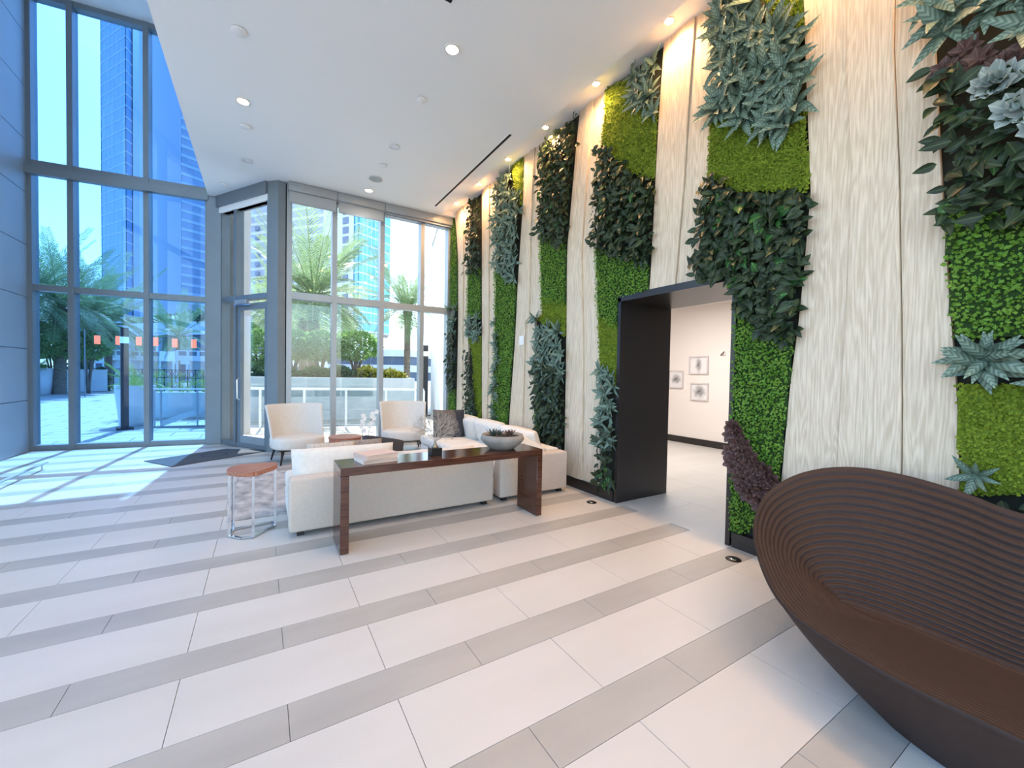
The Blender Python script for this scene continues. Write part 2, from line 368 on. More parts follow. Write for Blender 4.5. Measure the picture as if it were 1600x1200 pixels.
# third glazing
w2 = facade('window_2', (.38, 8.86), (3.72, 8.86), [.84, 1.77, 2.65], [(.05, .1), (2.99, .13), (4.98, .2)], 0, ZC, M_gl, M_alu, .09, .2)
def shade(x0, x1, drop, label):
    t = thing('roller_shade', label, 'roller shade', (x0, 8.80, ZC-.17), 0, 'roller shades over the far glazing')
    rbox('housing', 0, x1-x0, -.07, .05, 0, .165, M_alu, t, .012)
    fb = box('fabric', .02, x1-x0-.02, -.012, -.006, -drop, 0.0, mat('shade_fabric', (176, 182, 186), .9), t); box('hem_bar', .02, x1-x0-.02, -.02, .004, -drop-.025, -drop, M_alu, fb)
shade(.40, 1.25, .19, 'grey roller shade lowered a little beside the corner column')
shade(1.255, 2.17, .19, 'grey roller shade lowered a little over the palm view')
shade(2.175, 3.69, .01, 'rolled up grey shade next to the planted wall')
# unseen glazing added left of the pier to let in more daylight
facade('added_window', (-3.72, -6.4), (-3.72, 8.34), [2.1*i for i in range(1, 7)], [(.05, .1), (2.98, .11), (5.2, .12), (8.2, .1)], 0, ZH, M_gl, M_alu_d)

# ================================================================== PLANTED WALL
def P2(pts): return [(onx(x, y, XW).z, onx(x, y, XW).y) for x, y in pts]
def edge(pts):
    q = sorted(P2(pts)); return np.array([a for a, b in q]), np.array([b for a, b in q])
def ev(e, z): return np.interp(z, e[0], e[1])
STR = {}   # name: (edge with larger Y = left in the picture, edge right)
def strip(n, l, r): STR[n] = (edge(l), edge(r))
strip('A', [(1458, 44), (1466, 220), (1479, 421), (1495, 633), (1498, 753), (1500, 870)], [(1760, 0), (1760, 400), (1750, 900)])
strip('B', [(1122, 10), (1115, 99), (1104, 264), (1086, 430), (1086, 442), (1150, 443), (1138, 850)], [(1254, 0), (1258, 120), (1265, 300), (1254, 425), (1246, 504), (1233, 600), (1219, 750), (1208, 875)])
strip('C', [(946, 145), (939, 227), (929.5, 389), (933, 483), (937, 575), (935, 690), (936, 775)], [(1036, 68), (1027, 198), (1016, 414), (1013, 455), (966, 480), (959, 783)])
strip('D', [(850, 218), (845.7, 260), (843, 370), (845.7, 491), (834, 500), (836, 673), (840, 735)], [(905, 172), (899, 230), (885, 389), (884, 510), (881, 697), (878, 750)])
strip('E', [(775, 281), (773, 417), (773, 510), (768, 650), (766, 712)], [(818, 247), (815, 333), (808, 440), (803.7, 533), (794, 664), (792, 725)])
strip('F', [(734, 314), (731, 426), (729, 505), (730, 547), (730, 650), (730, 700)], [(752, 297), (752, 420), (752, 528), (752, 655), (752, 705)])
strip('G', [(706, 342), (703, 420), (702, 520), (701, 650), (700, 700)], [(710, 340), (713, 370), (715, 407), (715, 510), (712, 650), (711, 700)])
ORD = ['A', 'B', 'C', 'D', 'E', 'F', 'G']
def board(e0, e1, f0, f1, z0, z1, xf, zk):
    """plank between two edges, from fraction f0 to f1, front face at xf"""
    zs = [z0]+[z for z in zk if z0+.02 < z < z1-.02]+[z1]; v = []; f = []
    for z in zs:
        a, b = e0(z), e1(z); ya, yb = a+(b-a)*f0, a+(b-a)*f1
        for x in (xf, 3.765): v.append((x, ya, z)); v.append((x, yb, z))
    for i in range(len(zs)-1):
        k = 4*i; f += [(k, k+1, k+5, k+4), (k, k+4, k+6, k+2), (k+1, k+3, k+7, k+5)]
    n = len(v); f += [(0, 2, 3, 1), (n-4, n-3, n-1, n-2)]
    o = mesh('plank', v, f, M_wood, wr); return o
def panel(e0, e1, zk, fr, z0=.135, z1=ZR):
    for i in range(len(fr)-1):
        board(e0, e1, fr[i]+.004, fr[i+1]-.002, z0, z1, [3.712, 3.70, 3.722, 3.708][i % 4], zk)
def knots(*es): return sorted(set(round(float(z), 3) for e in es for z in e[0]))
for a, b in zip(ORD[1:], ORD[:-1]):      # left strip a, right strip b
    el, er = STR[a][1], STR[b][0]
    if a == 'C':      # portal below this panel
        panel(lambda z: ev(el, z), lambda z: ev(er, z), knots(el, er), (0, .28, .6, 1), DZ+.032)
        continue
    fr = (0, .37, .73, 1) if a == 'B' else (0, .3, .55, 1)
    panel(lambda z: ev(el, z), lambda z: ev(er, z), knots(el, er), fr)
panel(lambda z: 8.86, lambda z: float(ev(STR['G'][0], z)), knots(STR['G'][0]), (0, 1))
eA = STR['A'][1]; panel(lambda z: float(ev(eA, z)), lambda z: -1.4, [], (0, .3, .6, 1)); panel(lambda z: -1.4, lambda z: -6.4, [], (0, .2, .4, .6, .8, 1))

# leaf meshes: along +Y, face +Z
def leaf_mesh(name, length, width, m, droop=.25, fold=.18, peak=.4, seg=6):
    v = []; f = []; uv = []
    for i in range(seg+1):
        t = i/seg; wd = width/2*max(.02, (math.sin(PI*t**(math.log(.5)/math.log(peak))))**.85) if 0 < i < seg else width*.03
        z = -droop*length*t*t; y = length*t
        for s in (-1, 0, 1):
            v.append((s*wd, y, z+abs(s)*wd*fold*2)); uv.append((.5+.5*s*(wd/(width/2)), t))
    for i in range(seg):
        for s in range(2):
            a = 3*i+s; f.append((a, a+1, a+4, a+3))
    me = bpy.data.meshes.new(name); me.from_pydata(v, [], f); ul = me.uv_layers.new(name='UVMap')
    for l, ld in zip(me.loops, ul.data): ld.uv = uv[l.vertex_index]
    me.polygons.foreach_set('use_smooth', [True]*len(me.polygons)); me.materials.append(m); me.update()
    return me, np.array(v), f, np.array(uv)
ML_ag = leaf_mat('striped_leaf', (52, 74, 60), (146, 170, 152), True, .42)
ML_dk = leaf_mat('dark_leaf', (40, 54, 36), (96, 120, 74), False, .4)
ML_po = leaf_mat('fresh_leaf', (44, 92, 40), (130, 176, 88), False, .4)
ML_ma = leaf_mat('maroon_leaf', (88, 62, 58), (146, 114, 104), False, .45)
ML_su = leaf_mat('pale_succulent_leaf', (158, 172, 168), (224, 228, 222), False, .5, .05)
ML_bx = leaf_mat('boxwood_leaf', (98, 146, 48), (186, 212, 96), False, .5, .3)
ML_ms = leaf_mat('moss_tuft', (120, 142, 38), (172, 186, 66), False, .8, .2)
LV = dict(ag=leaf_mesh('leaf', .215, .074, ML_ag, .3, .16, .38, 7), dk=leaf_mesh('leaf', .11, .055, ML_dk, .22, .2, .45, 5), po=leaf_mesh('leaf', .12, .088, ML_po, .3, .15, .36, 5),
          ma=leaf_mesh('leaf', .09, .055, ML_ma, .1, .2, .55, 5), su=leaf_mesh('leaf', .085, .045, ML_su, -.35, .25, .62, 5))
LN = dict(ag='striped_leaf', dk='dark_leaf', po='fresh_leaf', ma='maroon_leaf', su='succulent_leaf')

def inpoly(p, poly):
    c = False; n = len(poly)
    for i in range(n):
        (y1, z1), (y2, z2) = poly[i], poly[(i+1) % n]
        if (z1 > p[1]) != (z2 > p[1]) and p[0] < (y2-y1)*(p[1]-z1)/(z2-z1)+y1: c = not c
    return c
def scatter(poly, st, spacing, margin=0.0):
    """jittered points in a wall polygon (Y,Z) kept inside the strip"""
    ys = [p[0] for p in poly]; zs = [p[1] for p in poly]; out = []
    eL, eR = STR[st]; y = min(ys)
    ny = max(1, int((max(ys)-min(ys))/spacing)); nz_ = max(1, int((max(zs)-min(zs))/spacing))
    P = np.stack(np.meshgrid(np.arange(ny+1), np.arange(nz_+1)), -1).reshape(-1, 2).astype(float)
    P += rng.uniform(-.5, .5, P.shape); P[:, 0] = min(ys)+P[:, 0]*spacing; P[:, 1] = min(zs)+P[:, 1]*spacing
    lo = np.interp(P[:, 1], *eR)+margin; hi = np.interp(P[:, 1], *eL)-margin
    P = P[(P[:, 0] > lo) & (P[:, 0] < hi) & (P[:, 1] > .16) & (P[:, 1] < ZR-(.1 if spacing > .03 else .015))]
    return [tuple(p) for p in P if inpoly(p, poly)]
NORM = Vector((-1, 0, 0))
def leaf_mtx(pos, tang, tilt, scale, twist=0):
    """leaf leaving the wall point; tang: direction in wall plane (angle, 0 = +Y, 90 = up); tilt from the wall plane outwards"""
    t = Vector((0, math.cos(tang), math.sin(tang))); d = (t*math.cos(tilt)+NORM*math.sin(tilt)).normalized()
    nn = (NORM*math.cos(tilt)-t*math.sin(tilt)).normalized(); nn = Matrix.Rotation(twist, 3, d) @ nn; x = d.cross(nn)
    m = Matrix(((x.x, d.x, nn.x, pos[0]), (x.y, d.y, nn.y, pos[1]), (x.z, d.z, nn.z, pos[2]), (0, 0, 0, 1)))
    return m @ Matrix.Scale(scale, 4)
def joined(name, kind, mats, parent, mt):
    if not mats: return
    _, v, f, uv = LV[kind]; A = np.array([np.array(m) for m in mats]); hv = np.c_[v, np.ones(len(v))]
    V = np.einsum('nij,vj->nvi', A, hv)[..., :3].reshape(-1, 3); nv = len(v)
    F = (np.array(f)[None]+np.arange(len(mats))[:, None, None]*nv).reshape(-1, 4); UV = np.tile(uv, (len(mats), 1))
    o = mesh(name, V.tolist(), F.tolist(), mt, parent, True, UV); o['kind'] = 'stuff'; return o
def ag_leaves(poly, st, sp, sc_=1.0):
    out = []
    for y, z in scatter(poly, st, sp, .02):
        n = random.randint(7, 9); a0 = random.random()*6.28
        for k in range(n):
            out.append(leaf_mtx((3.70-random.random()*.03, y, z), a0+k*2*PI/n+random.uniform(-.25, .25), random.uniform(.3, .75) if k % 3 else random.uniform(.7, 1.15), sc_*random.uniform(.7, 1.12), random.uniform(-.3, .3)))
    return out
def fol_leaves(poly, st, sp, sc_=1.0, down=True, margin=.0):
    out = []
    for y, z in scatter(poly, st, sp, margin):
        a = random.gauss(-1.57, 1.15) if down else random.random()*6.28
        out.append(leaf_mtx((3.71-random.random()*.09, y, z), a, random.uniform(.15, .95), sc_*random.uniform(.7, 1.2), random.uniform(-.6, .6)))
    return out
def ros_leaves(poly, st, sp, sc_=1.0, n=7):
    out = []
    for y, z in scatter(poly, st, sp, .02):
        a0 = random.random()*6.28
        for ring, (tl, q, s) in enumerate(((.35, n, 1.0), (.8, n-2, .75))):
            for k in range(q): out.append(leaf_mtx((3.665-.02*ring-(.03 if n > 8 else 0), y, z), a0+k*2*PI/q+ring*.4, tl+random.uniform(-.12, .12), sc_*s*random.uniform(.85, 1.1)))
    return out
def tufts(poly, st, sp, size, x0, m, name, parent, thick=.045):
    """dense small foliage: folded quads standing out of the wall"""
    pts = np.array(scatter(poly, st, sp, .004))
    if len(pts) == 0: return
    n = len(pts); bumpy = .5+.5*np.sin(pts[:, 0]*61+2.1*np.sin(pts[:, 1]*37))*np.sin(pts[:, 1]*53+1.7*np.sin(pts[:, 0]*41))
    cx = x0-thick*(.35*rng.random(n)+.65*bumpy)
    ang = rng.random(n)*6.28; til = rng.uniform(.15, 1.2, n); s = size*rng.uniform(.7, 1.25, n)
    t = np.stack([np.zeros(n), np.cos(ang), np.sin(ang)], 1); N = np.array([-1., 0, 0])
    d = t*np.cos(til)[:, None]+N*np.sin(til)[:, None]; nn = N*np.cos(til)[:, None]-t*np.sin(til)[:, None]; x = np.cross(d, nn)
    c = np.stack([cx, pts[:, 0], pts[:, 1]], 1); S = s[:, None]
    V = np.stack([c, c+d*S*.55+x*S*.38+nn*S*.12, c+d*S, c+d*S*.55-x*S*.38+nn*S*.12], 1).reshape(-1, 3)
    F = np.arange(4*n).reshape(-1, 4); F = np.concatenate([F[:, [0, 1, 2]], F[:, [0, 2, 3]]]).tolist()
    r = rng.random(n); UV = np.stack([np.stack([.5+0*r, r], 1), np.stack([1+0*r, r], 1), np.stack([.5+0*r, r], 1), np.stack([0*r, r], 1)], 1).reshape(-1, 2)
    o = mesh(name, V.tolist(), F, m, parent, False, UV); o['kind'] = 'stuff'; return o
def base_pad(poly, st, m, name, parent, x=3.715):
    """low mound under the foliage, clipped to the strip"""
    zs = np.linspace(min(p[1] for p in poly), max(p[1] for p in poly), 40); ys = np.linspace(min(p[0] for p in poly), max(p[0] for p in poly), 30)
    v = []; f = []; idx = {}
    eL, eR = STR[st]
    for j, z in enumerate(zs):
        for i, y in enumerate(ys):
            if inpoly((y, z), poly) and np.interp(z, *eR)-.01 < y < np.interp(z, *eL)+.01:
                idx[i, j] = len(v); v.append((x-.012*random.random(), y, z))
    for j in range(39):
        for i in range(29):
            q = [(i, j), (i+1, j), (i+1, j+1), (i, j+1)]
            if all(k in idx for k in q): f.append([idx[k] for k in q])
    if f: mesh(name, v, f, m, parent)
def W(pts): return [(onx(x, y, XW).y, onx(x, y, XW).z) for x, y in pts]
M_padg = mat('shaded_green_pad', (40, 66, 22), .95); M_padm = mat('moss_pad', (116, 134, 38), .95, var=(98, 118, 30), vscale=30, bump=.6, bscale=60)  # boxwood pad darkened to paint depth into the gaps between leaves
def rect(x0, y0, x1, y1): return [(x0, y0), (x1, y0), (x1, y1), (x0, y1)]
LAB = dict(A=('wide planted strip with maroon leaves and pale succulents behind the ribbed bench', 'planted strip'), B=('planted strip running down beside the portal with a maroon streak at its foot', 'planted strip'),
           C=('planted strip ending against the black portal frame opposite the hanging pictures', 'planted strip'), D=('planted strip of dark leaves, bright boxwood and moss behind the end of the white sofa', 'planted strip'),
           E=('planted strip topped by striped leaves with a yellow moss corner, beside the wall switch', 'planted strip'), F=('narrow planted strip with a single ruff of striped leaves at its middle', 'planted strip'), G=('narrowest planted wedge against the far glazing', 'planted strip'))
REG = dict(
 A=[('ag', rect(1440, -60, 1800, 70), .17, 1.15), ('ma', rect(1458, 75, 1800, 125), .1, 1.0), ('su', [(1520, 118), (1560, 110), (1640, 180), (1640, 230), (1580, 200)], .13, 1.45),
    ('dk', rect(1455, 108, 1800, 350), .05, 1.15), ('po', rect(1470, 150, 1800, 350), .2, 1.0), ('bx', rect(1460, 330, 1800, 530), .02, .03), ('ag', rect(1470, 525, 1800, 625), .16, 1.0), ('ms', rect(1480, 600, 1800, 775), .014, .026), ('ag', rect(1520, 740, 1570, 765), .2, .7), ('dk', rect(1490, 770, 1800, 860), .06, 1.0)],
 B=[('ms', [(1185, -10), (1262, -10), (1262, 55), (1215, 35)], .015, .03), ('ag', [(1110, 0), (1190, 0), (1215, 40), (1262, 60), (1266, 195), (1170, 200), (1108, 170)], .115, 1.0), ('ms', [(1095, 150), (1270, 180), (1270, 300), (1150, 300), (1095, 270)], .013, .026),
    ('dk', [(1085, 272), (1120, 285), (1160, 300), (1270, 300), (1262, 420), (1240, 540), (1190, 520), (1150, 470), (1150, 437), (1080, 437)], .034, 1.0), ('po', [(1110, 310), (1240, 310), (1235, 520), (1180, 470), (1150, 440), (1100, 430)], .13, 1.0),
    ('bx', [(1146, 455), (1190, 520), (1245, 530), (1215, 800), (1140, 850)], .0165, .028), ('ma', [(1146, 650), (1165, 690), (1225, 770), (1205, 800), (1170, 770), (1140, 720)], .05, 1.0)],
 C=[('ag', [(985, 100), (1036, 60), (1032, 180), (1000, 170), (982, 140)], .12, .8), ('ms', [(940, 140), (985, 120), (990, 160), (1034, 170), (1030, 285), (985, 270), (935, 225)], .014, .028),
    ('dk', [(930, 220), (945, 225), (985, 265), (1026, 285), (1016, 415), (985, 405), (926, 385)], .034, .9), ('po', [(940, 280), (1015, 300), (1010, 350), (940, 340)], .16, .9), ('bx', [(926, 385), (985, 400), (1018, 415), (1014, 455), (966, 465), (966, 515), (930, 495)], .0165, .027),
    ('ms', [(930, 490), (968, 510), (966, 610), (935, 585)], .014, .026), ('ag', [(925, 575), (968, 585), (964, 700), (932, 690)], .12, .7), ('dk', [(932, 660), (966, 670), (962, 775), (935, 770)], .05, .9), ('po', rect(940, 730, 962, 765), .11, .9)],
 D=[('dk', [(840, 195), (910, 165), (890, 390), (840, 370)], .04, .95), ('po', [(845, 215), (900, 200), (885, 380), (845, 360)], .2, .8), ('bx', [(838, 366), (892, 385), (889, 480), (838, 470)], .0175, .028), ('ms', [(840, 462), (890, 472), (889, 530), (838, 500)], .015, .026),
    ('ag', [(832, 495), (888, 515), (886, 590), (832, 570)], .15, .8), ('dk', [(830, 560), (888, 580), (883, 745), (845, 735), (838, 620)], .045, 1.0), ('ag', [(840, 590), (880, 600), (880, 640), (840, 630)], .25, .6), ('bx', [(830, 620), (842, 625), (850, 740), (832, 735)], .018, .028)],
 E=[('ag', [(770, 275), (800, 262), (806, 300), (816, 310), (808, 445), (790, 430), (770, 410)], .14, .8), ('ms', [(798, 255), (820, 242), (818, 330), (806, 305)], .016, .03), ('bx', [(770, 412), (790, 432), (812, 442), (792, 735), (764, 720)], .019, .03), ('ag', [(768, 500), (780, 510), (784, 560), (776, 670), (764, 670)], .14, .65)],
 F=[('dk', [(728, 310), (756, 292), (754, 430), (728, 425)], .05, 1.0), ('bx', [(726, 415), (756, 420), (756, 500), (726, 495)], .02, .03), ('ag', [(728, 492), (753, 495), (753, 530), (728, 525)], .15, .7), ('ms', [(730, 520), (756, 525), (756, 710), (742, 660), (738, 560)], .018, .03), ('dk', [(726, 545), (736, 548), (748, 640), (750, 710), (726, 700)], .05, 1.0)],
 G=[('bx', [(700, 335), (718, 335), (718, 485), (698, 480)], .02, .03), ('ag', [(699, 480), (718, 482), (718, 522), (699, 520)], .15, .7), ('dk', [(698, 518), (718, 520), (716, 612), (698, 608)], .05, .9), ('bx', [(698, 605), (716, 608), (714, 705), (697, 700)], .02, .03)])
for st in ORD:
    eL, eR = STR[st]; yc = float((ev(eL, 1)+ev(eR, 1))/2)
    root = thing('planted_strip', *LAB[st], (0, 0, 0))
    root.location = (3.72, yc, .14); root.matrix_basis.translation = (3.72, yc, .14)
    inv = Matrix.Translation((-3.72, -yc, -.14))
    near = st in 'ABCD'; count = {}; rest = {}
    for kind, pl, sp, s in REG[st]:
        poly = W(pl)
        if kind in ('bx', 'ms'):
            base_pad(poly, st, M_padg if kind == 'bx' else M_padm, 'boxwood_mat' if kind == 'bx' else 'moss_mat', root)
            tufts(poly, st, sp, s, 3.715, ML_bx if kind == 'bx' else ML_ms, 'boxwood_foliage' if kind == 'bx' else 'moss_tufts', root, .05 if kind == 'bx' else .022)
            continue
        if kind == 'ag': ms = ag_leaves(poly, st, sp, s)
        elif kind in ('ma', 'su'): ms = ros_leaves(poly, st, sp, s, 9 if kind == 'su' else 7)
        else: ms = fol_leaves(poly, st, sp, s)
        if near and kind in ('ag', 'su', 'ma', 'po', 'dk'):
            for m_ in ms:
                # a leaf shows as an object of its own while the count for its kind lasts
                if count.get(kind, 0) < 290: link(LN[kind], LV[kind][0], root, mtx=inv @ m_); count[kind] = count.get(kind, 0)+1
                else: rest.setdefault(kind, []).append(m_)
        else: rest.setdefault(kind, []).extend(ms)
    for kind, ms in rest.items(): joined(LN[kind]+'_mass', kind, ms, root, {'ag': ML_ag, 'dk': ML_dk, 'po': ML_po, 'ma': ML_ma, 'su': ML_su}[kind])
    for o in root.children:
        if o.location.length < 1e-9 and o.data.users == 1: o.data.transform(inv)

# ================================================================== FURNITURE
# ---- console table
t = thing('console_table', 'long dark walnut waterfall console table behind the white sofa', 'table', (1.6, 3.85, 0))
rbox('table_top', -1.04, 1.04, -.2, .2, .665, .735, M_dwood, t, .004, 1)
rbox('leg', -1.04, -.97, -.2, .2, 0, .664, M_dwood, t, .004, 1); rbox('leg', .97, 1.04, -.2, .2, 0, .664, M_dwood, t, .004, 1)
# ---- sofa with its back to the console
M_dk = mat('dark_wood_foot', (30, 24, 22), .5)
t = thing('sofa', 'white linen sofa with its plain back turned to the console table', 'sofa', (1.28, 4.75, 0))
rbox('back_panel', -1.07, 1.07, -.53, -.36, .05, .555, M_fabb, t, .03); rbox('seat_base', -1.06, 1.06, -.355, .5, .05, .27, M_fab, t, .03)
for x, xx in ((-1.065, -.012), (-.005, 1.06)): rbox('seat_cushion', x, xx, -.16, .52, .275, .43, M_cush, t, .05)
puff('back_cushion', 1.0, .44, .24, M_cush, t, TR(-.54, -.245, .56, 0, math.radians(80)), .3, .3, .012)
puff('back_cushion', 1.0, .34, .22, M_cush, t, TR(.5, -.2, .5, 0, math.radians(66)), .3, .3, .012)
for x in (-1.0, .95):
    for y in (-.47, .42): box('foot', x, x+.06, y, y+.06, 0, .05, M_dk, t)
M_str = mat('taupe_striped_fabric', (206, 196, 184), .9, var=(178, 166, 152), vscale=3, stretch=(26, .3, .3))
o = puff('throw_pillow', .5, .38, .16, M_str, None, TR(0, 0, 0, 0, math.radians(62))); o.location = (.66, 4.86, .585)
tag(o, 'taupe striped pillow leaning on the sofa back cushion', 'pillow')
o = puff('throw_pillow', .46, .4, .16, mat('knit_fabric', (168, 158, 148), .95, var=(112, 104, 98), vscale=60), None, TR(0, 0, 0, 0, math.radians(64))); o.location = (1.0, 4.93, .575)
tag(o, 'grey brown knitted pillow next to the striped one on the sofa', 'pillow')
M_navy = mat('charcoal_velvet', (42, 44, 50), .85, var=(56, 57, 62), vscale=3)
o = puff('throw_pillow', .52, .4, .15, M_navy, None, TR(0, 0, 0, math.radians(-20), math.radians(42), math.radians(14))); o.location = (1.27, 5.15, .575)
tag(o, 'charcoal pillow lying tilted on the sofa that backs on the console', 'pillow')
# ---- sofa along the planted wall
t = thing('sofa', 'long white sofa along the planted wall with its end to the console', 'sofa', (2.95, 5.7, 0))
rbox('arm', -.5, .53, -1.46, -1.28, .05, .545, M_fabb, t, .03); rbox('seat_base', -.5, .33, -1.275, 1.5, .05, .27, M_fab, t, .03)
rbox('back_panel', .34, .53, -1.275, 1.5, .05, .56, M_fab, t, .03)
for y in (-1.26, -.34, .58): rbox('seat_cushion', -.51, .2, y, y+.9, .275, .43, M_cush, t, .05)
for i, y in enumerate((-.8, .12, 1.02)): puff('back_cushion', .9, .46, .26, M_cush, t, TR(.24-.05*(i == 0), y, .575, math.radians(90), math.radians(74)), .3, .3, .012)
for x in (-.44, .42):
    for y in (-1.4, 1.4): box('foot', x, x+.06, y, y+.06, 0, .05, M_dk, t)
o = puff('throw_pillow', .62, .46, .2, M_cush, None, TR(0, 0, 0, math.radians(80), math.radians(28)), .35, .4, .02); o.location = (2.98, 4.62, .62)
tag(o, 'plump white cushion flopped over the near arm of the wall sofa', 'pillow')
M_pil = mat('two_tone_pillow', (52, 54, 62), .85)
# two-tone print: a taupe round field on the charcoal cover
n = M_pil.node_tree; b = n.nodes['Principled BSDF']; tcn = n.nodes.new('ShaderNodeTexCoord'); vm = n.nodes.new('ShaderNodeVectorMath'); vm.operation = 'DISTANCE'; vm.inputs[1].default_value = (-.16, 0, .02)
nzn = n.nodes.new('ShaderNodeTexNoise'); nzn.inputs['Scale'].default_value = 7; ad = n.nodes.new('ShaderNodeMath'); ad.operation = 'MULTIPLY_ADD'; ad.inputs[1].default_value = .12
cr_ = n.nodes.new('ShaderNodeValToRGB'); cr_.color_ramp.elements[0].position = .375; cr_.color_ramp.elements[1].position = .385; cr_.color_ramp.elements[0].color = (*lin((98, 88, 80)), 1); cr_.color_ramp.elements[1].color = (*lin((46, 48, 56)), 1)
n.links.new(tcn.outputs['Object'], vm.inputs[0]); n.links.new(tcn.outputs['Object'], nzn.inputs['Vector']); n.links.new(nzn.outputs['Fac'], ad.inputs[0]); n.links.new(vm.outputs['Value'], ad.inputs[2]); n.links.new(ad.outputs[0], cr_.inputs['Fac']); n.links.new(cr_.outputs['Color'], b.inputs['Base Color'])
o = puff('throw_pillow', .56, .5, .17, M_pil, None, TR(0, 0, 0, 0, math.radians(80)), .35, .6); o.location = (2.82, 6.75, .66); o.rotation_euler = (0, 0, math.radians(-18))
tag(o, 'square charcoal pillow with a taupe field on the wall sofa', 'pillow')
# ---- hexagonal side table
t = thing('side_table', 'small side table with hexagonal wooden top on chrome legs', 'table', (-.07, 4.6, 0))
hexa = [(-.21, .12), (-.21, -.04), (-.1, -.18), (.02, -.21), (.2, .05), (.2, .2), (-.1, .24)]
bm = bmesh.new(); vv = [bm.verts.new((x, y, .575)) for x, y in hexa]; fc = bm.faces.new(vv); ex = bmesh.ops.extrude_face_region(bm, geom=[fc])
for v in ex['geom']:
    if isinstance(v, bmesh.types.BMVert): v.co.z = .615
bmesh.ops.bevel(bm, geom=[e for e in bm.edges if abs(e.verts[0].co.z-e.verts[1].co.z) > .01], offset=.022, segments=4, affect='EDGES'); bmesh.ops.recalc_face_normals(bm, faces=bm.faces[:])
me = bpy.data.meshes.new('table_top'); bm.to_mesh(me); bm.free(); me.materials.append(M_twood); link('table_top', me, t)
lg = [(-.19, -.05), (-.0, -.18), (.18, .06), (.17, .18), (-.17, .13)]
for x, y in lg[:1]+lg[1:3]+lg[4:]: MB().box(x-.011, x+.011, y-.008, y+.008, .012, .575).make('leg', M_chrome, t)
q = MB(); pts = [lg[0], (-.09, -.165), lg[1], lg[2], (.16, .17), lg[4]]
for i in range(len(pts)):
    a = Vector((*pts[i], .006)); b_ = Vector((*pts[(i+1) % len(pts)], .006)); d_ = (b_-a).normalized(); nn = Vector((-d_.y, d_.x, 0))*.011
    q.add([a-nn, a+nn, b_+nn, b_-nn, *(p+Vector((0, 0, .012)) for p in (a-nn, a+nn, b_+nn, b_-nn))], [(3, 2, 1, 0), (4, 5, 6, 7), (0, 1, 5, 4), (1, 2, 6, 5), (2, 3, 7, 6), (3, 0, 4, 7)])
q.make('base_ring', M_chrome, t)
# ---- rug
M_rug = mat('distressed_rug', (208, 204, 200), .95, var=(134, 132, 134), vscale=4.5, stretch=(1.5, 1, 1), bump=.4, bscale=300, detail=9)
tag(box('rug', -.3, 2.35, 5.0, 7.05, .001, .012, M_rug), 'distressed grey and ivory rug between the sofas', 'rug')
# ---- armchairs with flaring shell backs
def armchair(loc, rz, label):
    t = thing('armchair', label, 'chair', (loc[0], loc[1], 0), rz, 'flared white armchairs')
    # seat: rounded D cushion (faces -Y)
    prof = [(.97, .245), (1.0, .275), (1.0, .39), (.96, .42), (.7, .435), (0.02, .44)]
    q = MB(); seg = 36; k0 = 0
    def sup(a, s):
        cx, sx = math.cos(a), math.sin(a); e = 2/2.8
        return (math.copysign(abs(cx)**e, cx)*.41*s, math.copysign(abs(sx)**e, sx)*.37*s)
    for r_, z in prof:
        for i in range(seg): x, y = sup(2*PI*i/seg, r_); q.v.append((x, y, z))
    for j in range(len(prof)-1):
        for i in range(seg): a = j*seg+i; b_ = j*seg+(i+1) % seg; q.f.append((a, b_, b_+seg, a+seg))
    q.f.append(tuple(range(seg-1, -1, -1))); q.f.append(tuple((len(prof)-1)*seg+i for i in range(seg)))
    q.make('seat', M_fab, t, True)
    # back: curved shell, widening upwards, wings sweep out
    q = MB(); nu, nv = 28, 14
    for lay in (0, 1):
        for j in range(nv+1):
            v = j/nv; z = .28+v*.68
            for i in range(nu+1):
                u = -1+2*i/nu; half = .40+.04*v**2.2
                depth = .42*(abs(u)**2.4)*(1-.22*v)                    # wings come forward low, flare back high
                x = half*u*(1+.02*v); y = .30+.12*v-depth+.05*v*v*abs(u)**4
                th = .075*(1-.3*v)*(1-.35*abs(u)**6)
                zz = z+.012*v*abs(u)**3-.02*v*abs(u)**14
                q.v.append((x+(th*.5*u if lay else 0), y+(th if lay else 0), zz))
    W_ = nu+1; n1 = W_*(nv+1)
    for lay in (0, 1):
        for j in range(nv):
            for i in range(nu):
                a = lay*n1+j*W_+i; f = (a, a+1, a+1+W_, a+W_); q.f.append(f if lay == 0 else f[::-1])
    for i in range(nu):
        a = nv*W_+i; q.f.append((a, a+1, a+1+n1, a+n1)); q.f.append((i+1, i, i+n1, i+1+n1))
    for j in range(nv):
        a = j*W_; q.f.append((a, a+W_, a+W_+n1, a+n1)); a += nu; q.f.append((a+W_, a, a+n1, a+W_+n1))
    o = q.make('backrest', M_fab, t, True)
    box('under_frame', -.33, .33, -.28, .3, .215, .2445, M_dk, t)
    for x in (-1, 1):
        for y in (-1, 1): MB().tube([(x*.29, y*.25, .22), (x*.335, y*.30, 0)], [.024, .011], 10).make('leg', M_dk, t, True)
armchair((.52, 7.95), math.radians(12), 'flared white armchair in front of the entrance column')
armchair((2.40, 8.05), math.radians(-12), 'flared white armchair close to the planted wall end of the glazing')
